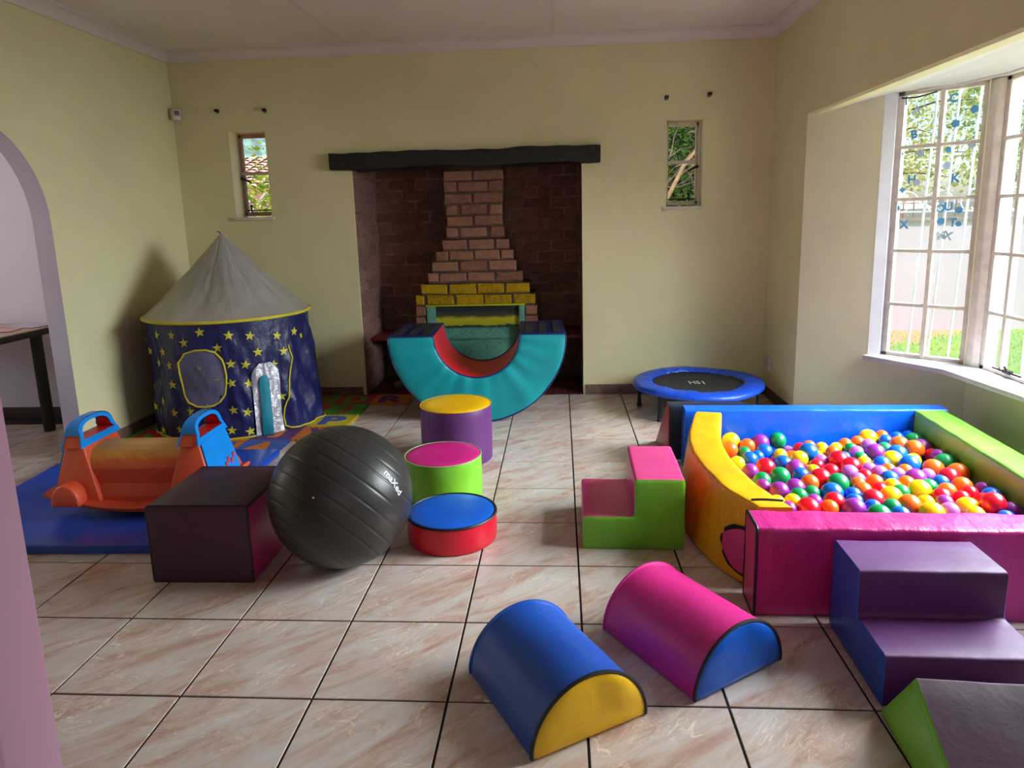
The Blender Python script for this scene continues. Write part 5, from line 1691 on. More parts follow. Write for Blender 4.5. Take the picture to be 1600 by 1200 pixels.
def patch(angs, off, n=6):
    """filled outline on the tent wall, built as rings shrinking to its centre"""
    P = []
    ca = sum(a for a, z in angs) / len(angs); cz = sum(z for a, z in angs) / len(angs)
    m_ = len(angs)
    for k in range(n):
        s_ = 1 - k / n
        P += [tsurf(math.radians(ca + (a - ca) * s_), cz + (z - cz) * s_, off) for a, z in angs]
    P.append(tsurf(math.radians(ca), cz, off))
    F = []
    for k in range(n - 1):
        for i in range(m_):
            F.append((k * m_ + i, k * m_ + (i + 1) % m_, (k + 1) * m_ + (i + 1) % m_, (k + 1) * m_ + i))
    for i in range(m_): F.append(((n - 1) * m_ + i, (n - 1) * m_ + (i + 1) % m_, n * m_))
    return P, F
WIN = [(-100.8, .516), (-96, .572), (-88.6, .592), (-81, .592), (-75.8, .574), (-71.5, .525), (-70.5, .486), (-69.8, .42), (-70.7, .361), (-72, .30), (-75.8, .255), (-80, .235), (-85.6, .228), (-91, .233), (-96.9, .258), (-99.5, .30), (-100.3, .358), (-101.4, .44)]
q = MB(); q.add(*patch(WIN, .006))
q.build('mesh_window', plain('grey_netting', (96, 96, 120), .7, bstr=.4, bscale=300), tn, smooth=80, flip=False)
for a, z in ((-87.5, .477), (-76.6, .399), (-92.7, .37)):
    P = [tsurf(math.radians(a), z, .0075)]
    for i in range(10):
        rr__ = .028 if i % 2 == 0 else .012
        P.append(tsurf(math.radians(a) + rr__ * math.cos(PI / 2 + i * PI / 5) / TR, z + rr__ * math.sin(PI / 2 + i * PI / 5), .0075))
    q = MB(); q.add(P, [(0, 1 + i, 1 + (i + 1) % 10) for i in range(10)])
    T(q.build('star', plain('dim_star_behind_netting', (120, 120, 100), .7) if 'dim_star_behind_netting' not in MATS else MATS['dim_star_behind_netting'], tn, smooth=0, flip=False), 'dim star seen through the netting')
m_trim = plain('yellow_binding', (204, 190, 44), .5)
q = MB(); q.tube([tsurf(math.radians(a), z, .007) for a, z in subdivide(WIN, 3)], .0065, 6, True)
q.build('window_binding', m_trim, tn)
# silver arch with the teal strip
SILV = [(-53.9, -.0), (-53.9, .2), (-53.9, .388), (-52, .435), (-48, .472), (-43.5, .486), (-39, .474), (-35.8, .435), (-34.8, .38), (-34.6, .2), (-33.7, .0)]
q = MB()
vs_, fs = [], []
rows_ = 16
for i in range(rows_ + 1):
    z = .475 * i / rows_ + .002
    hw = 10.0 if z < .385 else 10.0 * math.sqrt(max(.02, 1 - ((z - .385) / .102) ** 2))
    for j in range(13):
        a = -44 + hw * (j / 6 - 1)
        off = .012 + .004 * math.sin(j * 1.3 + z * 14) + noise.noise(Vector((a * .5, z * 16, 3))) * .008
        vs_.append(tsurf(math.radians(a), z, off))
for i in range(rows_):
    for j in range(12):
        fs.append((i * 13 + j, i * 13 + j + 1, (i + 1) * 13 + j + 1, (i + 1) * 13 + j))
q.add(vs_, fs)
dr = q.build('rocket_door', vinyl('silver_foil_cloth', (204, 204, 214), .32, .9, 26), tn, smooth=80)
dr.data.materials[0].node_tree.nodes['Principled BSDF'].inputs['Metallic'].default_value = .55
q = MB()
vs_, fs = [], []
for i in range(15):
    z = .40 * i / 14 + .002
    hw = 3.4 if z < .36 else 3.4 * math.sqrt(max(.03, 1 - ((z - .36) / .045) ** 2))
    for j in range(6):
        a = -46.3 + hw * (j / 2.5 - 1)
        vs_.append(tsurf(math.radians(a), z, .026 + .005 * math.cos((j - 2.5) * .6)))
for i in range(14):
    for j in range(5):
        fs.append((i * 6 + j, i * 6 + j + 1, (i + 1) * 6 + j + 1, (i + 1) * 6 + j))
q.add(vs_, fs)
q.build('teal_stripe', plain('teal_cloth', (20, 128, 150), .5), dr, smooth=80)
# painted dark slit and its yellow binding
SL = [(-24.7, .567), (-24.0, .52), (-23.8, .48), (-25.5, .39), (-27.5, .285), (-29.0, .22), (-31.5, .15), (-32.6, .09), (-32.3, .03), (-29, .012), (-22, .006), (-12, .006), (-2, .01), (8, .012)]
q = MB(); q.tube([tsurf(math.radians(a), z, .006) for a, z in subdivide(SL, 2, False)], .0055, 6)
q.build('door_binding', m_trim, tn)
q = MB()
g1 = [(-29.2, .22), (-31.2, .16), (-32.2, .09), (-31.8, .035)]
g0 = [(-29.8, .22), (-32.6, .16), (-34.2, .09), (-34.0, .035)]
P = [tsurf(math.radians(a), z, .004) for a, z in g0 + g1]
q.add(P, [(i, i + 1, 4 + i + 1, 4 + i) for i in range(3)])
q.build('gap_shade', plain('painted_gap_shade', (8, 9, 20), .9), tn, smooth=0)  # dark patch laid on the cloth imitates the shade inside the slit
q = MB(); q.tube([tsurf(math.radians(a), .006, .004) for a in np.linspace(-200, -33, 90)], .006, 6)
q.build('hem_binding', m_trim, tn)
# roof
q = MB()
vs_, fs = [], []
na, nr = 200, 44
AP = 1.295
for i in range(nr + 1):
    s_ = i / nr
    for j in range(na):
        a = 2 * PI * j / na
        r = (TR + .012) * (1 - s_) + .006
        cr = abs(math.cos(4 * (a + .3)))
        r *= 1 - .022 * math.sin(PI * s_) * (1 - cr) + .012 * math.sin(PI * s_) * noise.noise(Vector((math.cos(a) * 5, math.sin(a) * 5, s_ * 5)))
        cre = abs(noise.noise(Vector((math.cos(a) * 3.2 + s_ * 1.5, math.sin(a) * 3.2, s_ * 2.2)))) + .5 * abs(noise.noise(Vector((math.cos(a) * 7, math.sin(a) * 7 + s_ * 4, s_ * 6))))
        r -= .028 * (cre - .3) * math.sin(PI * min(1, s_ * 1.02)) ** .5 * (1 - .6 * s_)
        z = TH + (AP - TH) * s_ - .028 * math.sin(PI * s_) * (1 - .5 * cr)
        vs_.append((r * math.cos(a), r * math.sin(a), z))
for i in range(nr):
    for j in range(na):
        j2 = (j + 1) % na
        fs.append((i * na + j, i * na + j2, (i + 1) * na + j2, (i + 1) * na + j))
q.add(vs_, fs)
m_roof = vinyl('silver_roof_nylon', (168, 164, 158), .38, 1.0, 9)
m_roof.node_tree.nodes['Principled BSDF'].inputs['Metallic'].default_value = .25
rf = q.build('roof', m_roof, tn, smooth=80)
for k in range(8):
    a = -.3 + k * PI / 4 + PI / 8 * 0
    q = MB()
    q.tube([((TR + .014) * (1 - s_) * math.cos(a) + .0 , (TR + .014) * (1 - s_) * math.sin(a), TH + (AP - TH) * s_ - .014 * math.sin(PI * s_) + .002) for s_ in np.linspace(0.01, .99, 12)], .0022, 5)
    q.build('roof_seam', m_roof, rf)
q = MB(); q.tube([((TR + .014) * math.cos(a), (TR + .014) * math.sin(a), TH) for a in np.linspace(0, 2 * PI, 96, endpoint=False)], .011, 8, True)
q.build('rim_hoop', m_trim, tn)
q = MB(); q.tube([(0, 0, AP - .005), (-.01, -.004, AP + .012), (-.022, -.006, AP + .016)], .004, 6)
q.build('top_loop', plain('dark_red_loop', (70, 20, 24), .7), tn)

# ------------------------------------------------------------------ seesaw rocker
RZ0 = .043
rk = thing('seesaw_rocker', 'orange plastic seesaw rocker with bright blue handles on the blue mat', 'seesaw', (-1.66, 1.34, RZ0), math.radians(2))
m_or = plain('orange_plastic', (214, 84, 50), .42, var=.05, scale=5)
m_or2 = None
m_, N, L, b = base_mat('pale_topped_orange_plastic', (190, 66, 34), .42)
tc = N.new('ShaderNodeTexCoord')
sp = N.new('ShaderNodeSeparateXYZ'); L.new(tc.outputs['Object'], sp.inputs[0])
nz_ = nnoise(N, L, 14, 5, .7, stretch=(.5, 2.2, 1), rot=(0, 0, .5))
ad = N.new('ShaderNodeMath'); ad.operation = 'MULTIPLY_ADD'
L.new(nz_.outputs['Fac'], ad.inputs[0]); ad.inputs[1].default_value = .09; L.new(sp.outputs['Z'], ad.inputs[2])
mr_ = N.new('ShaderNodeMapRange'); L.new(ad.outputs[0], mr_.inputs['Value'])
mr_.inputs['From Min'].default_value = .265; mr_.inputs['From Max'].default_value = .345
r_ = ramp(N, L, mr_.outputs[0], [(0, (200, 72, 40)), (.45, (206, 100, 40)), (.8, (216, 150, 52)), (1.0, (206, 156, 88))])  # orange turns paler and yellower towards the top
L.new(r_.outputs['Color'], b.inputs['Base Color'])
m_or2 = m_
m_hb = plain('bright_blue_plastic', (14, 132, 222), .32, var=.03)
m_red_in = plain('red_plastic_lining', (186, 18, 14), .4)
# barrel: profile across the toy, swept along its length
barrel = [(-.15, .035), (-.148, .10), (-.135, .165), (-.138, .20), (-.142, .25), (-.125, .30), (-.09, .333), (-.045, .348), (0, .352), (.045, .348), (.09, .333), (.125, .30), (.142, .25), (.138, .20), (.135, .165), (.148, .10), (.15, .035)]
barrel = [(y_, z_ * .89) for y_, z_ in barrel]
bs = subdivide(round_poly(barrel, .02, 3), .03)
q = MB()
strip(q, bs, lambda a, b_, t: (t, a, b_), -.27, .27, 14, wr=.001)
cap(q, bs, lambda a, b_, t: (t, a, b_), -.27, -1, .002, (0, .19))
cap(q, bs, lambda a, b_, t: (t, a, b_), .27, 1, .002, (0, .19))
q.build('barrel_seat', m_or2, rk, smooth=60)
# hull with a curved bottom and a lip
q = MB()
vs_, fs = [], []
nh = 24
for i in range(nh + 1):
    x = -.40 + .80 * i / nh
    u = x / .40
    zb = .003 + .070 * u * u
    zl = .050 + .070 * u * u
    w0, w1 = .165, .205
    for (y, z) in ((0, zb), (w0 * .8, zb + .001), (w0, zb + .012), (w0 + .006, zl - .012), (w1, zl - .008), (w1 + .004, zl), (w1, zl + .008), (w0 - .01, zl + .012), (0, zl + .014)):
        vs_.append((x, -y, z))
    for (y, z) in ((w0 - .01, zl + .012), (w1, zl + .008), (w1 + .004, zl), (w1, zl - .008), (w0 + .006, zl - .012), (w0, zb + .012), (w0 * .8, zb + .001)):
        vs_.append((x, y, z))
kk = 16
for i in range(nh):
    for j in range(kk):
        fs.append((i * kk + j, i * kk + (j + 1) % kk, (i + 1) * kk + (j + 1) % kk, (i + 1) * kk + j))
fs.append(tuple(range(kk))); fs.append(tuple(range(nh * kk, nh * kk + kk)))
q.add(vs_, fs)
q.build('rocker_base', m_or, rk, smooth=40)
def end_unit(sx):
    """A-shaped upright; outer face slopes, the handle loop sits at the top"""
    X0, X1 = .155, .385         # foot, towards the middle / outwards
    T0, T1 = .262, .290         # top
    yb, yt = .175, .118
    zb, zt = .07, .445
    zh = .335                   # below the handle opening
    def lerp(z):
        s_ = (z - zb) / (zt - zb)
        return (X0 + (T0 - X0) * s_, X1 + (T1 - X1) * s_, yb + (yt - yb) * s_)
    q = MB()
    P = []
    for z in (zb, zh):
        xi, xo, y = lerp(z)
        P += [(sx * xi, -y, z), (sx * xo, -y, z), (sx * xo, y, z), (sx * xi, y, z)]
    q.add(P, [(0, 3, 2, 1), (4, 5, 6, 7), (0, 1, 5, 4), (1, 2, 6, 5), (2, 3, 7, 6), (3, 0, 4, 7)])
    q.build('upright', m_or, rk, bevel=.012)
    # handle loop: orange core posts and blue frames on both faces, arched top
    q = MB()
    def arch(y, z_lo, grow=0.0):
        pts = []
        xi, xo, yy = lerp(z_lo)
        return yy
    ol, il = [], []
    for k in range(13):
        a = PI * k / 12
        c_, s_ = math.cos(a), math.sin(a)
        y = .128 * (abs(c_) ** .75) * (1 if c_ > 0 else -1)
        ol.append((y, .375 + .070 * s_ ** .7))
        yi = .106 * (abs(c_) ** .75) * (1 if c_ > 0 else -1)
        il.append((yi, .372 + .056 * s_ ** .7))
    ol = [(.152, zh - .01)] + ol + [(-.152, zh - .01)]
    il = [(.122, zh + .020)] + il + [(-.122, zh + .020)]
    n = len(ol)
    def X(z, outer, off):
        xi, xo, _ = lerp(z)
        return sx * ((xo + off) if outer else (xi - off))
    for (nm, mt, off, ys) in (('handle_core', m_red_in, 0, .985), ('handle', m_hb, .006, 1.0)):
        q = MB()
        if nm == 'handle_core':
            V_ = [(X(z, 1, 0), y * ys, z) for y, z in ol] + [(X(z, 1, 0), y, z) for y, z in il] + [(X(z, 0, 0), y * ys, z) for y, z in ol] + [(X(z, 0, 0), y, z) for y, z in il]
            F_ = []
            for i in range(n):
                j = (i + 1) % n
                F_.append((n + i, n + j, 3 * n + j, 3 * n + i))
            q.add(V_, F_, 1)
            F_ = []
            for i in range(n):
                j = (i + 1) % n
                F_ += [(i, j, n + j, n + i), (2 * n + i, 3 * n + i, 3 * n + j, 2 * n + j), (i, 2 * n + i, 2 * n + j, j)]
            q.add(V_, F_, 0)
            q.build(nm, [m_or, mt], rk, smooth=40)
        else:
            for outer in (0, 1):
                zlow = .0
                V_ = []
                for (oo, sc) in ((ol, 1.03), (il, 1.0)):
                    for d_ in (.001, off):
                        V_ += [(X(z, outer, d_), y * sc, z) for y, z in oo]
                F_ = []
                for i in range(n):
                    j = (i + 1) % n
                    F_ += [(n + i, n + j, 3 * n + j, 3 * n + i), (i, n + i, n + j, j), (2 * n + i, 2 * n + j, 3 * n + j, 3 * n + i), (i, j, 2 * n + j, 2 * n + i)]
                q.add(V_, F_)
            # rounded blue top grip
            top = ol[1:-1]
            V_ = []
            for d_ in (0, 1):
                for y, z in top:
                    V_.append((X(z, d_, .006), y * 1.03, z + .004))
            m__ = len(top)
            F_ = [(i, i + 1, m__ + i + 1, m__ + i) for i in range(m__ - 1)]
            q.add(V_, F_)
            q.build(nm, mt, rk, smooth=50)
    # blue cover on the outward face
    q = MB()
    V_ = []
    for z, ins in ((.105, .03), (.20, .012), (zh, .008)):
        xi, xo, y = lerp(z)
        V_ += [(sx * (xo + .001), -y + ins, z), (sx * (xo + .001), y - ins, z), (sx * (xo + .008), -y + ins, z), (sx * (xo + .008), y - ins, z)]
    F_ = []
    for i in range(2):
        a_ = i * 4; b_2 = a_ + 4
        F_ += [(a_ + 2, a_ + 3, b_2 + 3, b_2 + 2), (a_, a_ + 2, b_2 + 2, b_2), (a_ + 1, b_2 + 1, b_2 + 3, a_ + 3), (a_, b_2, b_2 + 1, a_ + 1)]
    F_ += [(0, 1, 3, 2), (8, 10, 11, 9)]
    q.add(V_, F_)
    pl = q.build('blue_cover', m_hb, rk, smooth=20)
    q = MB()
    for k, (y, z) in enumerate(((.02, .17), (.05, .185), (.08, .17), (.11, .19))):
        xi, xo, _ = lerp(z)
        q.box(sx * (xo + .006) - .004, sx * (xo + .006) + .004, y - .010, y + .010, z - .02, z + .02)
    q.build('raised_marks', plain('red_white_mark', (196, 60, 70), .5) if 'red_white_mark' not in MATS else MATS['red_white_mark'], pl, smooth=0)
    # wheel-arch humps and foot plate
    for sy in (-1, 1):
        q = MB()
        xc = sx * .285
        hp = [(-.066, .068)] + [(.066 * math.cos(a), .085 + .09 * math.sin(a)) for a in np.linspace(PI, 0, 14)] + [(.066, .068)]
        Y0, Y1 = .13, .235
        V_ = [(xc + a, sy * Y0, z) for a, z in hp] + [(xc + a, sy * Y1, z) for a, z in hp]
        n_ = len(hp)
        q.add(V_, [tuple(range(n_)), tuple(range(n_, 2 * n_))] + [(i, (i + 1) % n_, n_ + (i + 1) % n_, n_ + i) for i in range(n_)])
        q.build('side_hump', m_or, rk, bevel=.010, smooth=50)
    q = MB()
    fp = round_poly([(.32, -.19), (.435, -.13), (.435, .13), (.32, .19)], .04, 5)
    fp = [(sx * a, b_) for a, b_ in fp]
    n_ = len(fp)
    V_ = [(a, b_, .075) for a, b_ in fp] + [(a, b_, .105) for a, b_ in fp]
    q.add(V_, [tuple(range(n_)), tuple(range(n_, 2 * n_))] + [(i, (i + 1) % n_, n_ + (i + 1) % n_, n_ + i) for i in range(n_)])
    q.build('foot_plate', m_or, rk, bevel=.008, smooth=50)
end_unit(-1)
end_unit(1)

# ------------------------------------------------------------------ table in the side room
tb_ = thing('table', 'black edged wooden table in the room beyond the arch', 'table', (-3.62, 2.25, 0))
q = MB(); q.box(-.6, .5, -.62, .66, .672, .712)
q.build('table_edge', m_rubber, tb_, bevel=.004)
q = MB(); q.box(-.588, .488, -.608, .648, .712, .716)
q.build('table_top', plain('pale_wood_laminate', (188, 160, 128), .4, var=.1, scale=3), tb_, smooth=0)
for x, y in ((.43, .40), (.43, -.52), (-.5, .40), (-.5, -.52)):
    q = MB(); q.tube([(x, y, .672), (x, y, .012), (x, y, .001)], [.036, .036, .034], 16)
    q.build('leg', m_rubber, tb_)
for k, (x, y, rz, rgb, lb) in enumerate(((.22, .30, .3, (214, 170, 164), 'pinkish sheet of paper on the table beyond the arch'), (.30, .52, -.2, (196, 186, 206), 'pale lilac sheet of paper at the back of the table'), (.05, .05, .1, (220, 214, 216), 'white sheet of paper lying on the table'))):
    q = MB()
    vs_, fs = [], []
    for i in range(7):
        for j in range(5):
            vs_.append((-.15 + .05 * i, -.105 + .0525 * j, .0015 + .004 * noise.noise(Vector((i * .5, j * .5, k)))+ .003))
    for i in range(6):
        for j in range(4): fs.append((i * 5 + j, (i + 1) * 5 + j, (i + 1) * 5 + j + 1, i * 5 + j + 1))
    q.add(vs_, fs)
    o = q.build('paper_sheet', plain('paper_%d' % k, rgb, .8), None, smooth=60)
    o.location = (-3.62 + x, 2.25 + y, .716); o.rotation_euler = (0, 0, rz)
    T(o, lb, 'paper')

# ------------------------------------------------------------------ stickers on the bay panes
m_st = plain('blue_gel_sticker', (96, 168, 220), .35)
m_st2 = plain('pale_gel_sticker', (190, 214, 232), .35)
pn_rot = (PI / 2, 0, math.atan2(U.y, U.x))
def sticker_letter(ch, s_, z, lb, size=.062, mt=None, rz=0):
    me = text_mesh(ch, size, .0006, .0025, 2)
    me.materials.clear(); me.materials.append(mt or m_st)
    o = link('window_sticker', me, None, CP(s_, .0605, z), pn_rot)
    o.rotation_euler = (Matrix.Rotation(pn_rot[2], 4, 'Z') @ Matrix.Rotation(PI / 2, 4, 'X') @ Matrix.Rotation(rz, 4, 'Z')).to_euler()
    T(o, lb, 'sticker', 'gel stickers on the window panes')
for ch, s_, z, lb, mt, rz in (('A', .597, 1.889, 'pale letter A sticker high on the left column of panes', m_st2, 0), ('B', .593, 1.762, 'blue letter B sticker on the top left pane', None, .1),
                          ('C', .776, 1.931, 'blue letter C sticker on the top right pane', None, 0), ('H', .599, 1.515, 'blue letter H sticker on the left pane', None, 0),
                          ('K', .817, 1.512, 'blue letter K sticker on the right pane', None, 0), ('O', .757, 1.351, 'blue letter O sticker on the middle right pane', None, 0),
                          ('U', .797, 1.36, 'blue letter U sticker on the middle right pane', None, 0), ('X', .576, 1.264, 'blue letter X sticker against the garden wall', None, 0),
                          ('T', .824, 1.274, 'blue letter T sticker below the letter U', None, 0), ('M', .772, 1.202, 'grey letter M sticker below the others', m_st2, .15), ('X', .805, 1.203, 'grey letter X sticker beside the letter M', m_st2, -.2)):
    sticker_letter(ch, s_, z, lb, .062, mt, rz)
def sticker_shape(kind, s_, z, lb, r=.026, mt=None):
    pts = []
    for i in range(24):
        a = 2 * PI * i / 24
        if kind == 'cloud': rr__ = r * (1 + .22 * abs(math.sin(2.5 * a)))
        elif kind == 'diamond': rr__ = r / (abs(math.cos(a)) + abs(math.sin(a)))
        elif kind == 'drop': rr__ = r * (1 - .35 * math.sin(a))
        elif kind == 'flag': rr__ = r * 1.3 / max(abs(math.cos(a)) * 1.4, abs(math.sin(a)) * .8)
        else: rr__ = r
        pts.append((rr__ * math.cos(a), rr__ * math.sin(a)))
    q = MB()
    n_ = len(pts)
    V_ = [Vector(CP(s_ + a, .0605, z + b_)) for a, b_ in pts] + [Vector(CP(s_ + a, .0595, z + b_)) for a, b_ in pts]
    c_ = Vector(CP(s_, .060, z))
    V_ = [v - c_ for v in V_]
    q.add(V_, [tuple(range(n_)), tuple(range(2 * n_ - 1, n_ - 1, -1))] + [(i, (i + 1) % n_, n_ + (i + 1) % n_, n_ + i) for i in range(n_)])
    o = q.build('window_sticker', mt or m_st, None, smooth=0)
    o.location = c_
    T(o, lb, 'sticker', 'gel stickers on the window panes')
for kd, s_, z, lb, mt in (('diamond', .528, 1.662, 'blue diamond sticker at the frame, second pane row', None), ('cloud', .635, 1.658, 'pale round sticker beside the bar, second pane row', m_st2),
                      ('drop', .627, 1.505, 'pale drop sticker beside the letter H', m_st2), ('diamond', .552, 1.462, 'blue diamond sticker below the letter H', None),
                      ('drop', .53, 1.365, 'blue drop sticker over the neighbour roof', None), ('diamond', .757, 1.391, 'pale gem sticker on top of the letter O', m_st2),
                      ('drop', .848, 1.348, 'blue drop sticker beside the letter U', None), ('cloud', .765, 1.283, 'flat blue sticker left of the letter T', None),
                      ('dot', .853, 1.268, 'round blue sticker right of the letter T', None), ('cloud', .88, 1.863, 'blue cloud sticker on the top right pane', None),
                      ('cloud', .796, 1.80, 'blue cloud sticker under the letter C', None), ('dot', .771, 1.666, 'round blue sticker above the pale one', None),
                      ('cloud', .77, 1.581, 'large pale round sticker left of the letter K', m_st2), ('cloud', .883, 1.685, 'pale cloud sticker near the corner post', m_st2), ('flag', .526, 1.955, 'blue flag sticker in the top left corner', None)):
    sticker_shape(kd, s_, z, lb, .015 if kd == 'dot' else .018, mt)
q = MB()
q.tube([CP(.52, .045, 1.965), CP(.60, .03, 1.957), CP(.70, .04, 1.975)], .004, 6)
T(q.build('dark_cord', m_dark_metal), 'thin dark cord hanging across the top of the angled bay window', 'cord')
q = MB()
q.tube([CP(.62, .00, 1.99), CP(.80, -.03, 1.985), (2.50, 1.9, 1.985), (2.50, 1.2, 1.985), (2.50, .4, 1.985)], .006, 6)
T(q.build('curtain_wire', m_white), 'white curtain wire under the bay soffit', 'wire')

# ------------------------------------------------------------------ outside
GZ = -.12
m_grass = plain('lawn_green', (112, 160, 66), .9, var=.2, scale=6, bstr=.8, bscale=90)
def ground_mat():
    m, N, L, b = base_mat('lawn_and_red_soil', (112, 160, 66), .95)
    tc = N.new('ShaderNodeTexCoord'); sp = N.new('ShaderNodeSeparateXYZ'); L.new(tc.outputs['Object'], sp.inputs[0])
    nz = nnoise(N, L, 2.2, 5, .65)
    # bare red earth along the garden wall at the end nearer the house
    ad = N.new('ShaderNodeMath'); ad.operation = 'MULTIPLY_ADD'
    L.new(nz.outputs['Fac'], ad.inputs[0]); ad.inputs[1].default_value = 1.5; L.new(sp.outputs['Y'], ad.inputs[2])
    a2 = N.new('ShaderNodeMath'); a2.operation = 'MULTIPLY_ADD'
    L.new(sp.outputs['X'], a2.inputs[0]); a2.inputs[1].default_value = -.55; L.new(ad.outputs[0], a2.inputs[2])
    mr = N.new('ShaderNodeMapRange'); L.new(a2.outputs[0], mr.inputs['Value'])
    mr.inputs['From Min'].default_value = 4.45; mr.inputs['From Max'].default_value = 4.9
    n2 = nnoise(N, L, 40, 5)
    rg = ramp(N, L, n2.outputs['Fac'], [(.3, (124, 164, 84)), (.7, (172, 206, 120))])
    rs = ramp(N, L, n2.outputs['Fac'], [(.3, (214, 150, 112)), (.7, (236, 190, 156))])
    mx = N.new('ShaderNodeMixRGB'); L.new(mr.outputs[0], mx.inputs['Fac']); L.new(rg.outputs['Color'], mx.inputs['Color1']); L.new(rs.outputs['Color'], mx.inputs['Color2'])
    L.new(mx.outputs['Color'], b.inputs['Base Color'])
    return m
q = MB(); q.box(2.80, 30, -14, 40, GZ - .1, GZ); q.box(-30, 2.80, 4.4, 40, GZ - .1, GZ)
S(q.build('lawn', ground_mat(), smooth=0), 'green lawn with bare red soil along the garden wall', 'lawn')
q = MB()
rg2 = random.Random(3)
for k in range(5200):
    x, y = rg2.uniform(3.0, 8.2), rg2.uniform(2.2, 6.8)
    if y - .55 * x + 1.2 * noise.noise(Vector((x, y, 0))) > 4.15 and rg2.random() < .93: continue
    h_ = rg2.uniform(.02, .055); a = rg2.uniform(0, 6.28); w = .006
    q.add([(x - w * math.cos(a), y - w * math.sin(a), GZ), (x + w * math.cos(a), y + w * math.sin(a), GZ), (x + rg2.uniform(-.02, .02), y + rg2.uniform(-.02, .02), GZ + h_)], [(0, 1, 2)])
T(q.build('grass', plain('grass_blades', (150, 196, 100), .8, var=.25), smooth=0, weld=False, flip=False), 'short green grass of the lawn outside the bay', 'grass', kind='stuff')
q = MB()
q.box(2.2, 24, 6.9, 7.1, GZ, 1.19)
gw = S(q.build('garden_wall', wall_paint('garden_wall_white', (204, 192, 206)), smooth=0), 'whitewashed garden boundary wall outside the bay')
q = MB(); q.box(2.2, 24, 6.86, 7.14, 1.19, 1.225)
q.build('coping', plain('stained_coping', (150, 138, 132), .8, var=.25), gw, smooth=0)
q = MB()
for k in range(60):
    q.tube([(2.4 + k * .12, 7.0, 1.22), (2.4 + k * .12, 7.0, 1.42)], .006, 5)
q.tube([(2.3, 7.0, 1.40), (9.6, 7.0, 1.40)], .006, 5)
T(q.build('wall_fence', m_steel), 'thin steel fence along the top of the garden wall', 'fence')

def leaf_mat(name, c0, c1, trans=.5):
    m, N, L, b = base_mat(name, c0, .5)
    geo = N.new('ShaderNodeNewGeometry')
    r = ramp(N, L, geo.outputs['Random Per Island'], [(.1, c0), (.9, c1)])
    L.new(r.outputs['Color'], b.inputs['Base Color'])
    out = [n for n in N if n.type == 'OUTPUT_MATERIAL'][0]
    tl = N.new('ShaderNodeBsdfTranslucent'); L.new(r.outputs['Color'], tl.inputs['Color'])
    mx = N.new('ShaderNodeMixShader'); mx.inputs['Fac'].default_value = trans
    L.new(b.outputs[0], mx.inputs[1]); L.new(tl.outputs[0], mx.inputs[2])
    L.new(mx.outputs[0], out.inputs['Surface'])
    return m
def leaves(mb, n, sampler, size, r_, ok=None):
    for _ in range(n):
        c = sampler()
        while ok and not ok(c): c = sampler()
        d = Vector((r_.gauss(0, 1), r_.gauss(0, 1), r_.gauss(0, .7) - .3)).normalized()
        s_ = Vector((r_.gauss(0, 1), r_.gauss(0, 1), r_.gauss(0, 1))).cross(d).normalized()
        L_ = size * r_.uniform(.6, 1.3)
        nrm = d.cross(s_)
        mb.add([c, c + d * L_ * .45 + s_ * L_ * .28 + nrm * L_ * .05, c + d * L_, c + d * L_ * .45 - s_ * L_ * .28 + nrm * L_ * .05], [(0, 1, 2, 3)])
lf1 = leaf_mat('yellow_green_leaf', (176, 196, 100), (236, 238, 170))
lf2 = leaf_mat('fresh_green_leaf', (130, 176, 100), (200, 228, 150))
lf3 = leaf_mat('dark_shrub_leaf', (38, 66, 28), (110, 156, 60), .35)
m_bark = plain('grey_brown_bark', (110, 92, 82), .9, var=.3, bstr=1, bscale=30)
m_bark2 = plain('dark_shaggy_bark', (66, 54, 56), .95, var=.4, bstr=1.2, bscale=20)
m_branch = plain('pale_bare_branch', (172, 138, 108), .85, var=.2, bstr=.7)

# leafy tree over the garden wall, seen through the angled window
r_ = random.Random(21)
t1 = thing('leafy_tree', 'leafy yellow-green tree hanging over the garden wall outside the angled window', 'tree', (4.5, 9.2, GZ))
q = MB(); q.tube([(0, 0, 0), (.1, -.1, 1.2), (.0, -.3, 2.2), (-.3, -.6, 3.2)], [.13, .11, .09, .05], 10)
q.build('trunk', m_bark, t1)
ends = []
for k in range(16):
    a = r_.uniform(0, 6.28)
    z0 = r_.uniform(1.5, 3.0)
    P = [Vector((-.02, -.3, z0))]
    d = Vector((math.cos(a), math.sin(a) * .75, r_.uniform(-.1, .35)))
    for i in range(6):
        P.append(P[-1] + d * .28 + Vector((r_.uniform(-.08, .08), r_.uniform(-.08, .08), r_.uniform(-.10, .06))))
    q = MB(); q.tube(P, [.032, .026, .021, .016, .012, .008, .004], 6)
    q.build('branch', m_bark, t1)
    ends += [(p, .22) for p in P[1:]]
q = MB()
leaves(q, 7000, lambda: (lambda e: e[0] + Vector((r_.gauss(0, e[1]), r_.gauss(0, e[1]), r_.gauss(0, e[1] * .9))))(r_.choice(ends)), .075, r_, lambda c: c.y > -1.85)
T(q.build('foliage', lf1, t1, smooth=0, weld=False, flip=False), kind='stuff')
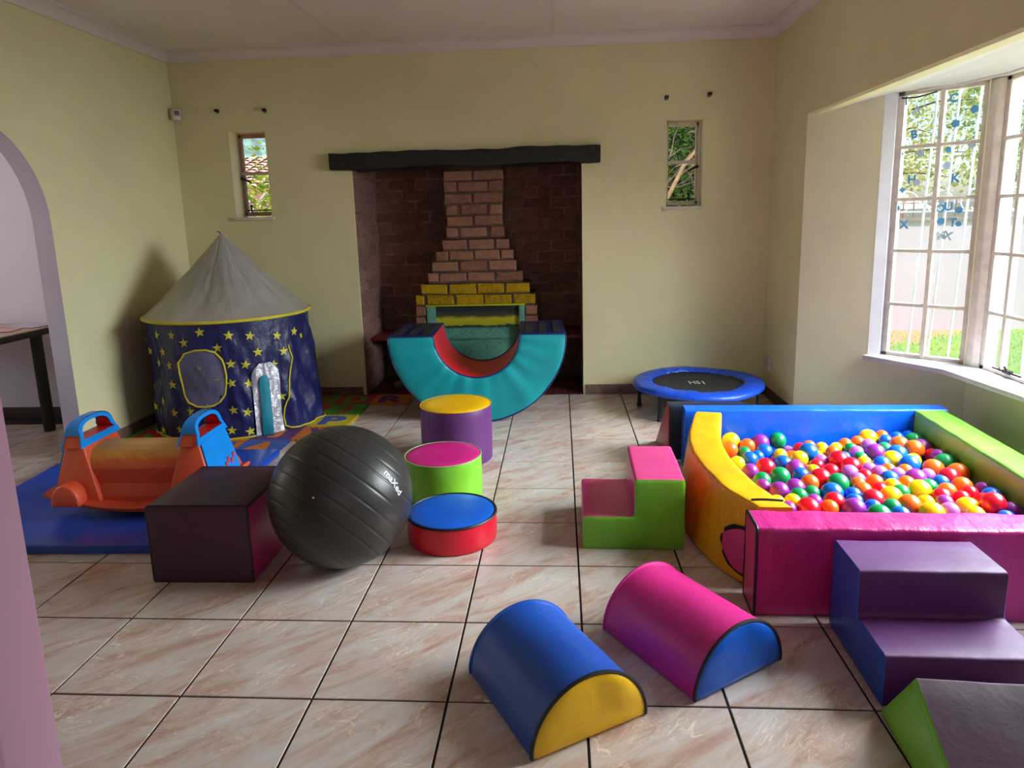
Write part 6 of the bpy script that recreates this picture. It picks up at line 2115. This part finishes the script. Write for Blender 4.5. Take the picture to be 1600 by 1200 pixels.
# shaggy trunk beyond the wall, seen past the corner post
t2 = thing('shaggy_trunk_tree', 'tree with a dark shaggy trunk seen past the bay corner post', 'tree', (9.0, 12.9, GZ))
q = MB()
q.tube([(.02 * math.sin(i), .02 * math.cos(i * 2), i * .28) for i in range(18)], [.21 + .03 * (i % 2) + .01 * math.sin(i * 3) for i in range(18)], 14)
q.build('trunk', m_bark2, t2, smooth=20)
q = MB()
leaves(q, 2600, lambda: Vector((r_.gauss(-.1, .7), r_.gauss(0, .5), r_.gauss(4.0, .6))), .14, r_, lambda c: abs(c.x) < 1.3 and abs(c.y) < 1.1)
T(q.build('foliage', lf2, t2, smooth=0, weld=False, flip=False), kind='stuff')
for (x, y, lb) in ((13.0, 17.5, 'green tree far behind the garden wall, beyond the shaggy trunk'), (7.0, 18.5, 'rounded green tree behind the neighbouring roof')):
    t3 = thing('garden_tree', lb, 'tree', (x, y, GZ))
    q = MB(); q.tube([(0, 0, 0), (0, .05, 2.0)], [.16, .12], 8); q.build('trunk', m_bark, t3)
    q = MB(); leaves(q, 2200, lambda: Vector((r_.gauss(0, 1.1), r_.gauss(0, .8), r_.gauss(2.8, .7))), .2, r_, lambda c: abs(c.x) < 2.3 and abs(c.y) < 1.5)
    T(q.build('foliage', lf2, t3, smooth=0, weld=False, flip=False), kind='stuff')
# neighbour's low roof behind the wall
nb = thing('neighbour_house', 'low neighbouring house with a pale roof behind the garden wall', 'house', (5.0, 12.6, GZ))
q = MB(); q.box(-2.0, 2.1, 0, 2.5, 0, 1.45); q.build('wall', m_lilac, nb, smooth=0)
q = MB(); q.add([(-2.3, -.3, 1.42), (2.5, -.3, 1.42), (2.0, 1.3, 2.1), (-1.8, 1.3, 2.1), (2.5, 2.9, 1.42), (-2.3, 2.9, 1.42)], [(0, 1, 2, 3), (3, 2, 4, 5), (0, 3, 5), (1, 4, 2)])
q.build('roof', plain('pale_pink_roof', (214, 190, 186), .7, var=.1, bstr=.8, bscale=40), nb, smooth=0)

# red tiled house seen through the left slit window
nh_ = thing('tiled_house', 'neighbouring house with a terracotta tiled roof outside the left slit window', 'house', (-5.2, 11.0, GZ))
q = MB(); q.box(-3.2, 3.2, 0, 4, 0, 2.12); q.build('wall', m_white, nh_, smooth=0)
m_terra = plain('terracotta', (236, 186, 166), .8, var=.14, scale=4)
dk = MB(); dk.add([(-3.5, -.45, 2.07), (3.5, -.45, 2.07), (3.5, 1.9, 2.80), (-3.5, 1.9, 2.80), (3.5, 4.4, 2.07), (-3.5, 4.4, 2.07)], [(0, 1, 2, 3), (3, 2, 4, 5), (0, 3, 5), (1, 4, 2)])
rfh = dk.build('roof', m_terra, nh_, smooth=0)
tl_ = MB()
sl = Vector((0, 2.35, .73)); L_ = sl.length; sl.normalize()
nrm = Vector((0, -.73, 2.35)).normalized()
for rr__ in range(12):
    o0 = Vector((-3.45, -.45, 2.07)) + sl * (L_ * rr__ / 12)
    for k in range(30):
        x = k * .23
        P = []
        for i in range(5):
            a = PI * i / 4
            for s_ in (0, 1):
                P.append(o0 + Vector((x + .115 - .115 * math.cos(a), 0, 0)) + sl * (L_ / 12 * 1.1 * s_) + nrm * (.05 * math.sin(a) + .03 * (1 - s_)))
        tl_.add(P, [(2 * i, 2 * i + 2, 2 * i + 3, 2 * i + 1) for i in range(4)])
T(tl_.build('roof_tiles', m_terra, rfh, smooth=60, weld=False, flip=False), kind='stuff')
hl_ = thing('wooded_hill', 'hazy wooded hill on the horizon behind the tiled house', 'hill', (-20, 40, -3), kind='structure')
q = MB()
vs_, fs = [], []
for i in range(25):
    for j in range(9):
        x = -18 + i * 1.5; y = j * 1.5
        vs_.append((x, y, max(0, 10.6 * math.exp(-((x + 2) / 12) ** 2) * min(1, .35 + j / 6) + noise.noise(Vector((x * .7, y * .7, 0))) * .7)))
for i in range(24):
    for j in range(8): fs.append((i * 9 + j, (i + 1) * 9 + j, (i + 1) * 9 + j + 1, i * 9 + j + 1))
q.add(vs_, fs)
q.build('slope', plain('hazy_hill_green', (120, 150, 140), .9, var=.3, scale=1.5), hl_, smooth=0)
bs_ = thing('yellow_green_shrub', 'bright yellow-green shrub outside the left slit window', 'shrub', (-2.62, 5.6, GZ))
q = MB(); q.tube([(0, 0, 0), (.03, .0, .7), (.05, .05, 1.7)], [.03, .025, .012], 8); q.build('stem', m_bark, bs_)
q = MB(); leaves(q, 1300, lambda: Vector((r_.gauss(.0, .13), r_.gauss(0, .2), r_.gauss(1.5, .3))), .075, r_)
T(q.build('foliage', leaf_mat('lime_leaf', (120, 170, 40), (214, 220, 70)), bs_, smooth=0, weld=False, flip=False), kind='stuff')
tr_ = thing('white_trellis', 'white crossed timber trellis below the tiled roof', 'trellis', (-3.3, 6.6, GZ + .22))
for (a, b) in (((-.5, 0, .9), (.15, 0, 1.62)), ((.55, 0, .9), (-.1, 0, 1.62)), ((-.7, 0, 1.50), (.7, 0, 1.54))):
    q = MB(); q.tube([a, b], .028, 4); q.build('slat', m_frame, tr_, smooth=0)
for x in (-.68, .66):
    q = MB(); q.tube([(x, 0, -.22), (x, 0, 1.6)], .03, 4); q.build('post', m_frame, tr_, smooth=0)

# dense shrubbery seen through the right slit window
sh = thing('dense_shrub', 'dense shaded shrub with a leaning pale branch outside the right slit window', 'shrub', (1.72, 5.6, GZ))
q = MB()
q.tube([(-.55, -.5, 0), (-.5, -.55, .9), (-.41, -.55, 1.5), (-.355, -.55, 1.62), (-.21, -.55, 1.91), (-.05, -.5, 2.1)], [.05, .04, .022, .020, .017, .01], 8)
q.build('leaning_branch', m_branch, sh)
for k in range(44):
    p = Vector((r_.uniform(-.6, .4), r_.uniform(-.4, .3), r_.uniform(1.3, 2.4)))
    P = [p]
    d = Vector((r_.uniform(-1, 1), r_.uniform(-.4, .4), r_.uniform(-.2, 1))).normalized()
    for i in range(4): P.append(P[-1] + d * .14 + Vector((r_.uniform(-.05, .05), 0, r_.uniform(-.05, .05))))
    q = MB(); q.tube(P, [.008, .007, .005, .004, .002], 5)
    q.build('twig', m_branch if k % 4 == 0 else m_bark, sh)
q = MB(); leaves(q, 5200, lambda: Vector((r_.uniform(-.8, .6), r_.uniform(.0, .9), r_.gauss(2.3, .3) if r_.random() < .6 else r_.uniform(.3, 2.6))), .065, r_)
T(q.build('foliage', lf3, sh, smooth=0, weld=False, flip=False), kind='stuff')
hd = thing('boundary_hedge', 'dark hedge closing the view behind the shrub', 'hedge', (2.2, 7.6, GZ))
q = MB(); q.box(-1.6, .2, .1, .5, 0, 3.2); q.build('shade_core', plain('deep_hedge_shade', (30, 34, 24), .95, var=.4, scale=12, bstr=1, bscale=12), hd, smooth=0)  # solid dark box stands in for the shade inside the hedge
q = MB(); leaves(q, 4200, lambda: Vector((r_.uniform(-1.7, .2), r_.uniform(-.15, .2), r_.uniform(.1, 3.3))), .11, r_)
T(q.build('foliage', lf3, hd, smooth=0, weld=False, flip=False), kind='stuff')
